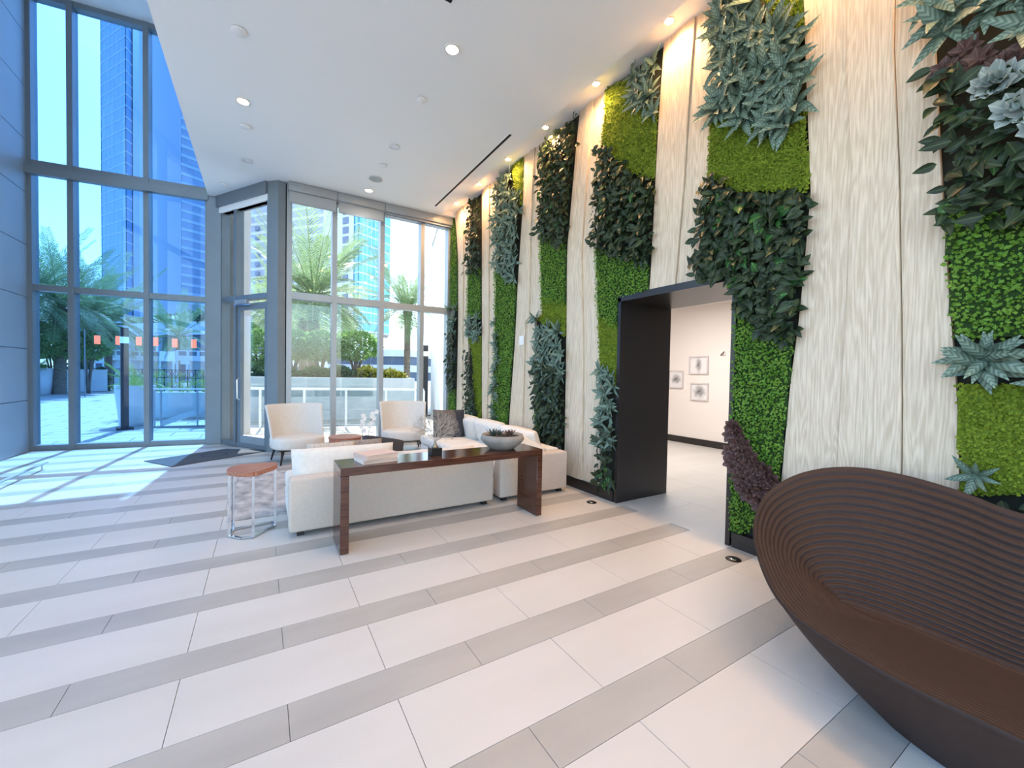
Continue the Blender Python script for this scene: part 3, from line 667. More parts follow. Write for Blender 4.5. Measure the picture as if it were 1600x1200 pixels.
# ---- drum table, orchid
t = thing('drum_table', 'red brown drum shaped side table between the armchairs', 'table', (1.2, 7.35, 0))
MB().lathe([(.24, 0), (.245, .02), (.262, .43)], 36).make('body', M_twood, t, True); MB().lathe([(.262, .431), (.268, .436), (.268, .455), (.262, .46)], 36).make('table_top', M_twood, t)
M_pet = mat('white_petal', (246, 244, 242), .6, trans=.25); M_stem = mat('green_stem', (84, 104, 62), .6)
t = thing('orchid', 'white flowering orchid spray in a small pot on the coffee table', 'plant', (1.28, 6.05, .38))
MB().lathe([(.05, 0), (.065, .04), (.07, .1), (.06, .11)], 20).make('pot', mat('grey_pot', (150, 146, 140), .6), t, True)
def bez(p, n=10): 
    p = [Vector(q) for q in p]; return [((1-u)**2)*p[0]+2*u*(1-u)*p[1]+u*u*p[2] for u in [i/n for i in range(n+1)]]
for k, (tip, mid) in enumerate((((-.06, -.02, .55), (-.12, 0, .35)), ((.12, .03, .60), (.02, 0, .45)))):
    c = bez([(0, 0, .1), mid, tip]); st_ = MB().tube(c, .004, 6).make('stem', M_stem, t)
    for j in (5, 6, 7, 8, 9, 10):
        q = MB(); base = c[j]+Vector((random.uniform(-.03, .03), -.02, random.uniform(-.02, .02)))
        for a in range(5):
            an = a*2*PI/5+.3; d_ = Vector((math.cos(an), -.25, math.sin(an))); s_ = Vector((-math.sin(an), 0, math.cos(an)))
            q.add([base, base+d_*.022+s_*.016, base+d_*.042, base+d_*.022-s_*.016], [(0, 1, 2), (0, 2, 3)])
        q.make('blossom', M_pet, st_)
for a in (0, 1.6, 3.0, 4.4):
    q = leaf_mesh('orchid_leaf', .16, .045, M_stem, .5)[0]; link('leaf', q, t, mtx=Matrix.Translation((0, 0, .1)) @ Matrix.Rotation(a, 4, 'Z') @ Matrix.Rotation(.6, 4, 'X'))
t = thing('coffee_table', 'low dark coffee table on the rug between the sofas', 'table', (1.35, 6.1, 0))
rbox('table_top', -.5, .5, -.35, .35, .34, .38, M_dwood, t, .005, 1)
for x in (-.44, .4):
    for y in (-.3, .26): box('leg', x, x+.04, y, y+.04, .0125, .34, M_dwood, t)
# ---- things on the console
M_bk1 = mat('pink_beige_book_cover', (206, 178, 164), .6); M_pg = mat('paper_edge', (214, 196, 182), .9, var=(196, 178, 164), vscale=3, stretch=(1, 1, 160))
def book(z, rz, w, d, h, label, m):
    t = thing('book', label, 'book', (.90, 3.86, z), rz)
    box('cover', -w/2, w/2, -d/2, d/2, h-.003, h, m, t); box('cover', -w/2, w/2, -d/2, d/2, 0, .003, m, t); box('spine', -w/2-.002, -w/2+.001, -d/2, d/2, 0, h, m, t)
    box('pages', -w/2+.003, w/2-.006, -d/2+.006, d/2-.006, .0031, h-.0031, M_pg, t)
book(.7355, math.radians(8), .32, .25, .036, 'pale bound book at the bottom of the pair on the console', mat('cream_book_cover', (222, 208, 196), .6))
book(.772, math.radians(16), .31, .25, .04, 'pinkish beige book on top of the pair on the console', M_bk1)
t = thing('bowl_planter', 'wide concrete bowl of succulents on the console', 'planter', (2.25, 3.87, .7355))
MB().lathe([(.11, 0), (.13, .005), (.20, .06), (.238, .105), (.24, .115), (.225, .16), (.215, .16), (.20, .13), (.01, .125)], 44, cap=False).make('bowl', mat('grey_concrete', (150, 146, 140), .85, var=(132, 128, 122), vscale=9, bump=.2, bscale=80), t, True)
MB().lathe([(.213, .125), (.21, .135), (.1, .142), (.002, .143)], 30, cap=False).make('gravel', mat('dark_gravel', (52, 48, 44), .95, bump=.8, bscale=90), t, True)
ML_s1 = leaf_mat('grey_green_succulent', (62, 76, 70), (120, 132, 120), False, .5, .05); ML_s2 = leaf_mat('brownish_succulent', (92, 70, 64), (142, 124, 104), False, .5, .05)
for k, (x, y, n_, ln, m) in enumerate(((-.12, -.02, 16, .13, ML_s1), (.06, -.03, 14, .10, ML_s2), (.13, .02, 12, .09, ML_s2), (0, .06, 12, .09, ML_s1), (.0, -.1, 10, .06, ML_s2))):
    me = leaf_mesh('succulent_leaf', ln, ln*.2, m, -.25, .3, .35, 5)[0]
    for i in range(n_):
        a = i*2.4; up = .35+.75*i/n_
        link('succulent_leaf', me, t, mtx=Matrix.Translation((x, y, .14)) @ Matrix.Rotation(a, 4, 'Z') @ Matrix.Rotation(up, 4, 'X') @ Matrix.Scale(1-.35*i/n_, 4))
t = thing('coral_sculpture', 'silver sea fan sculpture on a small black block', 'sculpture', (1.47, 3.86, .7355))
rbox('base', -.055, .055, -.055, .055, 0, .075, mat('black_stone', (22, 20, 20), .3), t, .003, 1)
M_gold = mat('aged_silver', (150, 138, 118), .45, .7); MB().lathe([(.036, .0755), (.034, .085), (.02, .1), (.012, .125), (.012, .14)], 20).make('neck', M_gold, t, True)
q = MB(); rc = random.Random(5)
def grow(p, ang, ln, r_, dep):
    if dep == 0 or r_ < .0006: return
    pts = [p]; a = ang
    for i in range(3): a += rc.uniform(-.18, .18); p = p+Vector((math.sin(a)*ln/3, rc.uniform(-.006, .006), math.cos(a)*ln/3)); pts.append(p)
    q.tube(pts, [r_, r_*.9, r_*.85, r_*.8], 4, False)
    for s_ in (-1, 1): grow(p, a+s_*rc.uniform(.2, .5), ln*rc.uniform(.74, .9), r_*.74, dep-1)
    if dep > 4: grow(pts[2], a+rc.choice((-1, 1))*rc.uniform(.5, .8), ln*.7, r_*.55, dep-2)
for a in (-.95, -.5, -.12, .25, .6): grow(Vector((0, 0, .135)), a, .075, .0045, 7)
for a in (1.0, 1.2): grow(Vector((0, 0, .135)), a, .09, .004, 3)
q.make('fan', mat('silver_coral', (176, 168, 160), .5, .3), t)

# ---- ribbed moulded bench
t = thing('moulded_bench', 'large dark brown moulded bench with concentric ribbed shell', 'bench', (2.8, .3, 0))
half = [(2.17, .3, .36), (2.17, .55, .36), (2.22, .82, .365), (2.29, 1.02, .385), (2.42, 1.19, .45), (2.63, 1.365, .56), (2.83, 1.46, .66), (3.03, 1.49, .76), (3.23, 1.43, .86), (3.37, 1.30, .93), (3.44, 1.12, .965), (3.44, .9, .965), (3.37, .65, .94), (3.29, .45, .90), (3.27, .3, .89)]
full = half+[(x, .6-y, z) for x, y, z in half[-2:0:-1]]
def crom(P, n):
    P = np.array(P); N = len(P); out = []
    for i in range(N):
        p0, p1, p2, p3 = P[(i-1) % N], P[i], P[(i+1) % N], P[(i+2) % N]
        for k in range(n):
            u = k/n; out.append(.5*((2*p1)+(-p0+p2)*u+(2*p0-5*p1+4*p2-p3)*u*u+(-p0+3*p1-3*p2+p3)*u**3))
    return np.array(out)
rim = crom(full, 7); rim[:, 0] -= 2.8; rim[:, 1] -= .3; NR = len(rim)
tgt = np.stack([-.07+.04*rim[:, 0], rim[:, 1]*.52, .315+0*rim[:, 0]], 1)
rows = []
NV = 220; ribs = 21
hgt = np.clip((rim[:, 2]-.36)/.55, 0, 1)
cen = np.array([-.05, 0, 0])
for j in range(NV+1):
    v = j/NV; p = rim+(tgt-rim)*v
    zc = tgt[:, 2]+(rim[:, 2]-tgt[:, 2])*(1-v)**1.55; p[:, 2] = zc
    fade = min(1, v*18)*min(1, (1-v)*10)
    amp = (.004+.0105*hgt)*fade*np.where(hgt < .12, max(0, 1-v*2.2), 1)
    ph = (.5-.5*np.cos(v*ribs*2*PI))**.7
    inw = tgt-rim; inw[:, 2] = 0; ln = np.linalg.norm(inw, axis=1, keepdims=True); inw = inw/ln
    nrm = inw*.75*hgt[:, None]+np.array([0, 0, 1.])*(1-.45*hgt)[:, None]
    rows.append(p+nrm*(amp*(ph-.5))[:, None])
rows.append(np.repeat(tgt.mean(0)[None], NR, 0)*0+np.stack([0*tgt[:, 0]-.07, tgt[:, 1]*.98, tgt[:, 2]-.001], 1))
inside = rows
V = np.concatenate(inside); F = []
for j in range(len(inside)-1):
    for i in range(NR): a = j*NR+i; b_ = j*NR+(i+1) % NR; F.append((a, b_, b_+NR, a+NR))
mesh('ribbed_shell', V.tolist(), [f[::-1] for f in F], M_bench, t, True)
base = np.stack([.0+rim[:, 0]*.72, rim[:, 1]*.5, 0*rim[:, 0]], 1)
outs = [rim, rim+np.array([0, 0, -.012])+np.stack([rim[:, 0]*.012, rim[:, 1]*.006, 0*rim[:, 0]], 1)]
for j in range(1, 25):
    v = j/24; bl = v**1.08; p = rim*(1-bl)+base*bl; p[:, 2] = (rim[:, 2]-.012)*(1-v); bul = .035*math.sin(PI*v); p[:, 0] *= 1+bul; p[:, 1] *= 1+bul*.6; outs.append(p)
V = np.concatenate(outs); F = []
for j in range(len(outs)-1):
    for i in range(NR): a = j*NR+i; b_ = j*NR+(i+1) % NR; F.append((a, b_, b_+NR, a+NR))
F.append(tuple((len(outs)-1)*NR+i for i in range(NR)))
mesh('outer_hull', V.tolist(), F, M_bench, t, True)

# ---- small fittings
M_trim = mat('white_trim', (240, 240, 238), .5); M_lit = mat('lit_lamp', (255, 226, 190), .5, emit=(255, 214, 165), es=6); M_dim = mat('lamp_reflector', (236, 236, 238), .4)
def downlight(x, y, z, r, lit, power, label, group, spot=1.9, col=(1, .86, .7), size=.05):
    t = thing('downlight', label, 'light', (x, y, z-.012), 0, group)
    tr_ = MB().lathe([(r, .0), (r, .011), (r*.8, .011), (r*.78, .002), (r*.8, .0)], 28, cap=False).make('trim_ring', M_trim, t, True)
    MB().lathe([(r*.8, .0111), (r*.5, .0112), (.002, .0113)], 24, cap=False).make('lamp', M_lit if lit else M_dim, tr_)
    if power:
        ld = bpy.data.lights.new('lamp', 'SPOT'); ld.energy = power; ld.spot_size = spot; ld.spot_blend = 1.0; ld.color = col; ld.shadow_soft_size = size
        lo = bpy.data.objects.new('lamp_light', ld); COL.objects.link(lo); lo.parent = t; lo.location = (0, 0, -.02)
gW = 'spots along the planted wall'
for i in range(-4, 8):
    ys_ = 2.83+1.07*(i-2); near_ = min(ORD, key=lambda k: abs((ev(STR[k][0], 5.0)+ev(STR[k][1], 5.0))/2-ys_))
    downlight(3.53, ys_, ZR, .055, True, WASH_W, 'small lit spot in the ceiling slot above the '+dict(A='strip with pale succulents', B='strip with the maroon foot', C='strip ending at the portal frame', D='dark leaved strip behind the wall sofa', E='strip with the yellow moss corner', F='narrow strip with one leafy ruff', G='narrowest planted wedge')[near_], gW, 3.0, (1, .55, .24), .06)
gC = 'recessed ceiling downlights'
for x, ys in ((-.23, (-4.8, -2.0, .2, 2.4, 4.3, 6.53, 8.31)), (1.75, (-4.8, -2.0, .0, 2.1, 4.24, 6.51, 8.33))):
    for y in ys:
        off = y in (8.31, 6.51)
        downlight(x, y, ZC, .085, not off, 0 if off else DOWN_W, ('recessed lit downlight between the round speaker and the far glazing' if y == 8.33 else 'recessed lit downlight above the low floor rail side of the ceiling' if y == 6.53 else 'recessed lit downlight above the console table end of the ceiling' if y == 4.24 else 'recessed lit downlight in the ceiling towards the bench') if not off else ('recessed unlit downlight near the entrance door bay' if y == 8.31 else 'recessed unlit downlight over the seating group'), gC, 2.6, (1, .96, .92), .08)
gD = 'small white ceiling discs'
for x, y, r in ((-.22, 5.22, .075), (-.22, 7.17, .075), (-.64, 9.62, .07), (1.74, 5.21, .06), (1.746, 7.196, .055)):
    t = MB().lathe([(r*.4, .0), (r, -.004), (r, -.018), (r*.9, -.024), (.002, -.025)], 24, cap=False).make('sprinkler_cover', M_trim, None, True); t.location = (x, y, ZC-.001)
    tag(t, 'small round white sprinkler cover on the ceiling', 'sprinkler cover', gD)
t = thing('ceiling_speaker', 'round grey ceiling speaker beside the downlight near the glazing', 'speaker', (1.75, 7.77, ZC-.012))
MB().lathe([(.13, .0), (.13, .011), (.112, .011), (.112, .0)], 32, cap=False).make('rim', M_trim, t, True); MB().lathe([(.112, .004), (.002, .003)], 32, cap=False).make('grille', mat('speaker_mesh', (176, 182, 184), .6), t)
t = thing('slot_diffuser', 'long black slot diffuser in the ceiling along the planted wall', 'vent', (3.10, 6.78, ZC-.006))
box('slot', -.02, .02, -1.53, 1.53, 0, .005, mat('slot_black', (14, 14, 15), .8), t); box('frame', -.034, -.02, -1.56, 1.56, -.002, .005, M_trim, t); box('frame', .02, .034, -1.56, 1.56, -.002, .005, M_trim, t)
p_ = onz(700, 2, ZC)
t = thing('slot_diffuser', 'black slot diffuser in the ceiling nearer the bench', 'vent', (p_.x, p_.y-1.0, ZC-.006))
box('slot', -.03, .03, -1, 1, 0, .005, MATS['slot_black'], t); box('frame', -.045, -.03, -1.02, 1.02, -.002, .005, M_trim, t); box('frame', .03, .045, -1.02, 1.02, -.002, .005, M_trim, t)
gF = 'floor outlets along the planted wall'
for y in (3.73, 1.96):
    t = thing('floor_outlet', 'small dark oval outlet set in the floor by the portal', 'outlet', (3.45, y, .0003), 0, gF)
    pl_ = MB().lathe([(.062, 0), (.06, .004), (.002, .004)], 24, cap=False).make('plate', mat('dark_bronze', (40, 36, 34), .35, .6), t, True); MB().lathe([(.03, .0042), (.028, .007), (.002, .007)], 20, cap=False).make('lid', M_chrome, pl_, True)
# socket on the wood panel
p_ = onx(816, 532, 3.70)
t = thing('wall_switch', 'small white wall switch on the wood panel between planted strips', 'switch', (3.695, p_.y, p_.z)); pl_ = rbox('plate', -.012, 0, -.07, .07, -.075, .075, M_trim, t, .004); rbox('rocker', -.017, -.0125, -.045, .02, -.04, .04, M_trim, pl_, .002)
# entrance mat, its ring emblem
a = Vector((.55, -.835, 0)); b_ = Vector((.835, .55, 0)); c0 = Vector((-1.68, 8.94, 0))
t = thing('entrance_mat', 'dark grey entrance mat with a ring emblem inside the glass door', 'mat', c0)
poly = [(0, 0), tuple((a*.86)[:2]), tuple((a*.86+b_*1.62)[:2]), tuple((b_*1.30)[:2])]
MB().prism(poly, .001, .010).make('pad', mat('charcoal_carpet', (78, 82, 88), .95, var=(66, 70, 76), vscale=60), t)
q = MB(); cc = a*.42+b_*.85
for i in range(28):
    a0, a1 = i*2*PI/28, (i+1)*2*PI/28
    q.add([cc+Vector((math.cos(u)*r_, math.sin(u)*r_, .0105)) for u, r_ in ((a0, .17), (a1, .17), (a1, .2), (a0, .2))], [(0, 1, 2, 3)])
q.make('emblem', mat('mat_print', (40, 42, 48), .95), t)
# low rail on the floor
t = thing('floor_rail', 'low steel rail on short posts on the sunlit floor by the pier', 'rail', (-2.8, 8.1, 0))
box('bar', -.02, .02, -1.6, .85, .085, .1, M_alu, t)
for y in (-1.5, -.75, .0, .7): box('post', -.006, .006, y-.008, y+.008, 0, .085, M_alu, t)
# hall: pictures, thermostat, lamp
def picture(x0, y0, x1, y1, label, seed, blob):
    a, b_ = onx(x0, y0, 8.56), onx(x1, y1, 8.56); wd = abs(a.y-b_.y); hh = abs(a.z-b_.z)
    t = thing('framed_picture', label, 'picture', (8.555, (a.y+b_.y)/2, (a.z+b_.z)/2))
    f = M_trim; q = MB(); e = .03
    q.box(-.03, 0, -wd/2, wd/2, hh/2-e, hh/2).box(-.03, 0, -wd/2, wd/2, -hh/2, -hh/2+e).box(-.03, 0, -wd/2, -wd/2+e, -hh/2+e, hh/2-e).box(-.03, 0, wd/2-e, wd/2, -hh/2+e, hh/2-e); fr_ = q.make('frame', mat('pale_frame', (214, 208, 206), .5), t)
    m = bpy.data.materials.new('ink_print'); m.use_nodes = True; n = m.node_tree; bs = n.nodes['Principled BSDF']; tcn = n.nodes.new('ShaderNodeTexCoord'); mp_ = n.nodes.new('ShaderNodeMapping'); mp_.inputs['Scale'].default_value = blob[:3]; mp_.inputs['Rotation'].default_value = (blob[3], 0, 0)
    ln_ = n.nodes.new('ShaderNodeVectorMath'); ln_.operation = 'LENGTH'; nzz = n.nodes.new('ShaderNodeTexNoise'); nzz.inputs['Scale'].default_value = 14; nzz.inputs['Detail'].default_value = 6
    md = n.nodes.new('ShaderNodeMath'); md.operation = 'MULTIPLY_ADD'; md.inputs[1].default_value = .6; r = n.nodes.new('ShaderNodeValToRGB'); r.color_ramp.elements[0].position = .3; r.color_ramp.elements[0].color = (.12, .12, .13, 1); r.color_ramp.elements[1].position = .95; r.color_ramp.elements[1].color = (.84, .83, .83, 1)
    n.links.new(tcn.outputs['Object'], mp_.inputs['Vector']); n.links.new(mp_.outputs['Vector'], ln_.inputs[0]); n.links.new(tcn.outputs['Object'], nzz.inputs['Vector']); n.links.new(nzz.outputs['Fac'], md.inputs[0]); n.links.new(ln_.outputs['Value'], md.inputs[2]); n.links.new(md.outputs[0], r.inputs['Fac']); n.links.new(r.outputs['Color'], bs.inputs['Base Color'])
    box('print', -.012, -.008, -wd/2+e, wd/2-e, -hh/2+e, hh/2-e, m, fr_)
picture(1078, 557, 1107, 585, 'framed ink print of a diagonal smudge, upper of the hall pair', 1, (1, 7.5, 3.2, .8)); picture(1080, 598, 1107, 627, 'framed ink print of a round grey form, lower of the hall pair', 2, (1, 3.6, 3.6, 0)); picture(1046, 579, 1068, 607, 'framed ink print of a pointed form next to the portal jamb', 3, (1, 4.2, 5, .78))
p_ = onx(1130, 552, 8.56); t = thing('wall_hook', 'small bronze wall hook beside the pictures in the hall', 'hook', (8.555, p_.y, p_.z)); rbox('plate', -.02, 0, -.06, .06, -.05, .05, M_trim, t, .005); MB().tube([(-.02, -.03, .03), (-.06, -.03, .0), (-.04, .03, -.04)], .012).make('hook', mat('pink_bronze', (150, 120, 108), .4, .5), t)
t = thing('hall_ceiling_light', 'square ceiling light in the hall behind the portal', 'light', (6.2, 5.0, 3.19)); rbox('frame', -.62, .62, -.62, .62, -.03, 0, M_trim, t, .01)
ld = bpy.data.lights.new('lamp', 'AREA'); ld.energy = 33; ld.size = 1.2; ld.color = (1, .93, .90); lo = bpy.data.objects.new('lamp_light', ld); COL.objects.link(lo); lo.parent = t; lo.location = (0, 0, -.04)

# ================================================================== OUTSIDE
M_pav = mat('pale_paver', (180, 176, 168), .7, var=(172, 168, 160), vscale=1.5, coord='World', rnd=(176, 170, 160)); M_pavb = mat('paver_joint', (150, 146, 140), .9)
te = struct(box('floor_terrace', -90, 90, -90, 140, -.3, -.016, M_pavb))  # base extended unseen behind the lobby to bounce sunlight up to the ceiling
me_p = MB().box(0, 1.18, 0, .575, -.016, 0).make('paver', M_pav, te).data; bpy.data.objects.remove([o for o in te.children][0])
npv = 0
for j in range(60):
    for i in range(-24, 8):
        x = 1.2*i+(.6 if j % 2 else 0); y = 9.1+.6*j
        if y < max(fac_y(x), fac_y(x+1.2))+.22: continue
        v = Vector((x+.6, y+.3, -H)); dz = v.dot(CF); u = 800+FPX*v.dot(CR)/dz
        if dz < 25 and -40 < u < 720 and not (u > 345 and y > 16) and npv < 298: link('paver', me_p, te, (x, y, 0)); npv += 1
# unseen slabs added above the glazing to cut off the sun inside
struct(box('sun_block_high', -14, -.5, 11.2, 17.2, 12.6, 12.9, M_conc)); struct(box('sun_block_entrance', -.25, 3.9, 9.3, 16.2, 8.7, 9.0, M_conc))
struct(box('wall_upper', SLAB, 3.9, 9.15, 9.4, 5.45, 9.0, M_conc))
# exterior column, side building wall
p_ = onz(364, 689); t = thing('concrete_column', 'square pale column standing outside the entrance door bay', 'column', (p_.x, p_.y+.2, 0), math.radians(-20)); M_ecol = mat('beige_stone', (206, 200, 192), .8, var=(198, 192, 184), vscale=3)
box('shaft', -.26, .26, -.2, .2, .12, 8.68, M_ecol, t); box('base', -.28, .28, -.22, .22, 0, .12, M_ecol, t)
a, b_ = Vector((3.98, 9.2)), Vector((5.65, 15.4)); d_ = (b_-a); ang = math.atan2(d_.y, d_.x)
t = thing('side_building', 'plain white building wall running out beside the far glazing', 'building', (a.x, a.y, 0), ang)
box('wall', 0, d_.length, -.6, 0, 0, 6.5, mat('white_stucco', (236, 237, 238), .9, var=(228, 230, 232), vscale=1), t); box('coping', 0, d_.length+.05, -.65, .04, 6.5, 6.6, M_conc, t); box('joint', 3.2, 3.24, .0, .006, 0, 6.5, M_conc, t)
# lamp posts
def lamp_post(px, py, label):
    p_ = onz(px, py); t = thing('lamp_post', label, 'lamp', (p_.x, p_.y, 0), math.radians(15)); m = mat('dark_post', (58, 54, 56), .5)
    box('foot', -.16, .16, -.16, .16, 0, .05, m, t); sh_ = box('shaft', -.075, .075, -.075, .075, .05, 2.16, m, t); box('light_band', -.08, .08, -.08, .08, 2.16, 2.32, mat('post_glow', (225, 232, 222), .4, emit=(230, 235, 220), es=.4), sh_); box('cap', -.075, .075, -.075, .075, 2.32, 2.55, m, sh_)
lamp_post(195, 671, 'dark square lamp post in front of the tapered planter'); lamp_post(663.5, 650, 'dark square lamp post beside the white side building')
# cycad planters
ML_cy = leaf_mat('cycad_leaf', (92, 140, 40), (178, 206, 84), False, .5, .4); ML_pf = leaf_mat('palm_leaf', (112, 138, 92), (196, 208, 164), False, .5, .45); ML_tr = leaf_mat('tree_leaf', (112, 152, 86), (206, 228, 142), False, .5, .55); ML_hd = leaf_mat('hedge_leaf', (58, 92, 52), (118, 152, 84), False, .5, .4)
ML_ye = leaf_mat('yellow_shrub_leaf', (150, 150, 50), (226, 206, 96), False, .5, .4)
def frond_mesh(name, L_, wid, m, droop, pairs, up=.5):
    v = []; f = []; uv = []
    def pt(t): return Vector((0, L_*t*(1-.12*droop*t), L_*(up*t-droop*t*t)))
    n = 10
    for i in range(n+1):
        p = pt(i/n); r = .012*L_*(1-.8*i/n); k = len(v)
        v += [p+Vector((-r, 0, 0)), p+Vector((r, 0, 0)), p+Vector((0, 0, r))]; uv += [(.5, i/n)]*3
        if i: f += [(k-3, k-2, k+1, k), (k-2, k-1, k+2, k+1), (k-1, k-3, k, k+2)]
    for i in range(pairs):
        t = .12+.86*i/pairs; p = pt(t); ln = wid*(.35+.9*math.sin(PI*min(1, t*.85+.12))); d = (pt(min(1, t+.02))-pt(t-.02)).normalized()
        for s in (-1, 1):
            dr = (Vector((s*.8, 0, .22))+d*.75+Vector((0, 0, random.uniform(-.1, .1)))).normalized(); e = p+dr*ln+Vector((0, 0, -.18*ln)); w_ = d*(wid*.05); mid = p+dr*ln*.5; k = len(v)
            v += [p-w_*.5, mid-w_, e, mid+w_, p+w_*.5]; uv += [(.5, t), (.1, t), (.5, t), (.9, t), (.5, t)]; f += [(k, k+1, k+3, k+4), (k+1, k+2, k+3)]
    me = bpy.data.meshes.new(name); me.from_pydata([tuple(q) for q in v], [], f); ul = me.uv_layers.new(name='UVMap')
    for l, ld in zip(me.loops, ul.data): ld.uv = uv[l.vertex_index]
    me.materials.append(m); me.update(); return me
FR_c = [frond_mesh('frond', .75, .16, ML_cy, d, 22, u) for d, u in ((.7, .7), (.45, 1.0), (.3, 1.3))]
def cycad(root, x, y, z, s=1, n=16):
    for i in range(n):
        a = i*2.4; link('frond', FR_c[i % 3], root, mtx=Matrix.Translation((x, y, z)) @ Matrix.Rotation(a, 4, 'Z') @ Matrix.Scale(s*random.uniform(.8, 1.1), 4))
p_ = onz(212, 664); t = thing('tapered_planter', 'tall white tapered planter with bright cycad fronds behind the lamp post', 'planter', (p_.x, p_.y, 0))
MB().lathe([(.31, 0), (.33, .02), (.43, 1.05), (.43, 1.08), (.39, 1.08), (.38, .98), (.01, .97)], 36, cap=False).make('pot', M_conc, t, True); cycad(t, 0, 0, .98, 1.0, 18)
p_ = onz(55, 616); t = thing('round_planter', 'wide pale round planter with cycad fronds by the far hedge', 'planter', (p_.x, p_.y, 0))
MB().lathe([(.6, 0), (.64, .04), (.78, 1.45), (.72, 1.45), (.7, 1.3), (.01, 1.28)], 36, cap=False).make('pot', M_conc, t, True); cycad(t, 0, 0, 1.3, 2.0, 18)
p_ = at(280, 605, 13); t = thing('trough_planter', 'long white trough of cycads behind the ramp railing', 'planter', (p_.x, p_.y, 0), math.radians(-8))
rbox('trough', -1.3, 1.0, -.3, .3, 0, .80, M_conc, t, .03)
for x in (-1.0, -.45, .1, .65): cycad(t, x, 0, .8, .95, 12)
# ramp with glass rail
p0, p1 = onz(240, 669), onz(322, 667); d_ = p1-p0; t = thing('ramp_railing', 'glass railing with white sloping ramp kerb outside the blue glazing', 'railing', p0, math.atan2(d_.y, d_.x)); LR = d_.length
for x in (.02, .14*LR, .83*LR): box('post', x-.015, x+.015, -.015, .015, 0, 1.0, M_alu, t)
box('top_rail', 0, LR+.8, -.025, .025, 1.0, 1.035, M_white, t); box('base_rail', 0, LR+.8, -.02, .02, .0, .05, M_alu_d, t); box('glass_panel', .02, .14*LR, -.006, .006, .06, 1.0, M_gl_out, t); box('glass_panel', .15*LR, .82*LR, -.006, .006, .06, 1.0, M_gl_out, t); box('glass_panel', .84*LR, LR+.8, -.006, .006, .06, 1.0, M_gl_out, t)
q = MB(); q.add([(x, y, z) for y in (.1, .28) for x, z in ((.1, .02), (LR+.8, .72), (LR+.8, .9), (.1, .16))], [(0, 1, 2, 3), (7, 6, 5, 4), (0, 4, 5, 1), (1, 5, 6, 2), (2, 6, 7, 3), (3, 7, 4, 0)]); q.make('sloping_kerb', M_conc, t)
# terrace railing in front of the planters
p0, p1 = Vector((-1.05, 12.75, 0)), Vector((3.95, 11.3, 0)); d_ = p1-p0; LR = d_.length
t = thing('terrace_railing', 'white terrace railing with pale glass panels beyond the armchairs', 'railing', p0, math.atan2(d_.y, d_.x))
nb = 5
for i in range(nb+1): box('post', LR*i/nb-.025, LR*i/nb+.025, -.025, .025, 0, 1.04, M_white, t)
box('top_rail', 0, LR, -.035, .035, 1.04, 1.1, M_white, t); box('bottom_rail', 0, LR, -.02, .02, .06, .1, M_alu, t); box('middle_rail', 0, LR, -.012, .012, .5, .52, M_alu, t)
for i in range(nb): box('glass_panel', LR*i/nb+.03, LR*(i+1)/nb-.03, -.006, .006, .1, 1.04, M_gl_out, t)
# planter wall with hedge trees
PW = (-.9, 14.5); PE = (4.45, 13.69); d_ = Vector(PE)-Vector(PW); LP = d_.length; an = math.atan2(d_.y, d_.x)
t = thing('planter_wall', 'long white planter wall with glass front behind the terrace railing', 'planter', (*PW, 0), an)
box('front_wall', 0, LP, 0, .15, 0, 1.36, M_conc, t); box('end_wall', LP-.15, LP, .151, 2.0, 0, 1.36, M_conc, t); box('end_wall', 0, .15, .151, 2.0, 0, 1.36, M_conc, t); box('back_wall', 0, LP, 2.001, 2.15, 0, 1.36, M_conc, t); box('soil', .15, LP-.15, .151, 2.0, .3, 1.25, mat('soil', (70, 58, 48), .95), t)
for i in range(4): box('glass_panel', .1+1.0*i, 1.05+1.0*i, -.05, -.038, .75, 1.33, M_gl_out, t)
def leafball(root, name, c, rad, n, size, m, seed=0):
    """leaf cards over the shell of an ellipsoid, clumped"""
    r = np.random.default_rng(seed+11); u = r.normal(size=(n, 3)); u /= np.linalg.norm(u, axis=1, keepdims=True)
    k = r.normal(size=(26, 3)); k /= np.linalg.norm(k, axis=1, keepdims=True); bump = (u@k.T).max(1); rr = (.62+.42*((bump-.6)/.4).clip(0, 1))*r.uniform(.82, 1.02, n)
    P = np.array(c)+u*rr[:, None]*np.array(rad); d = u+r.normal(size=(n, 3))*.8; d /= np.linalg.norm(d, axis=1, keepdims=True)
    s = np.cross(d, r.normal(size=(n, 3))); s /= np.linalg.norm(s, axis=1, keepdims=True); z = size*r.uniform(.7, 1.3, n)[:, None]
    V = np.stack([P, P+d*z*.5+s*z*.33, P+d*z, P+d*z*.5-s*z*.33], 1).reshape(-1, 3); q = np.arange(4*n).reshape(-1, 4).tolist(); rv = r.random(n)
    UV = np.stack([np.stack([.5+0*rv, rv], 1), np.stack([1+0*rv, rv], 1), np.stack([.5+0*rv, rv], 1), np.stack([0*rv, rv], 1)], 1).reshape(-1, 2)
    o = mesh(name, V.tolist(), q, m, root, False, UV); o['kind'] = 'stuff'; return o
M_bark = mat('grey_bark', (120, 108, 96), .9, var=(92, 82, 72), vscale=8, stretch=(1, 1, .3), bump=.6, bscale=20)
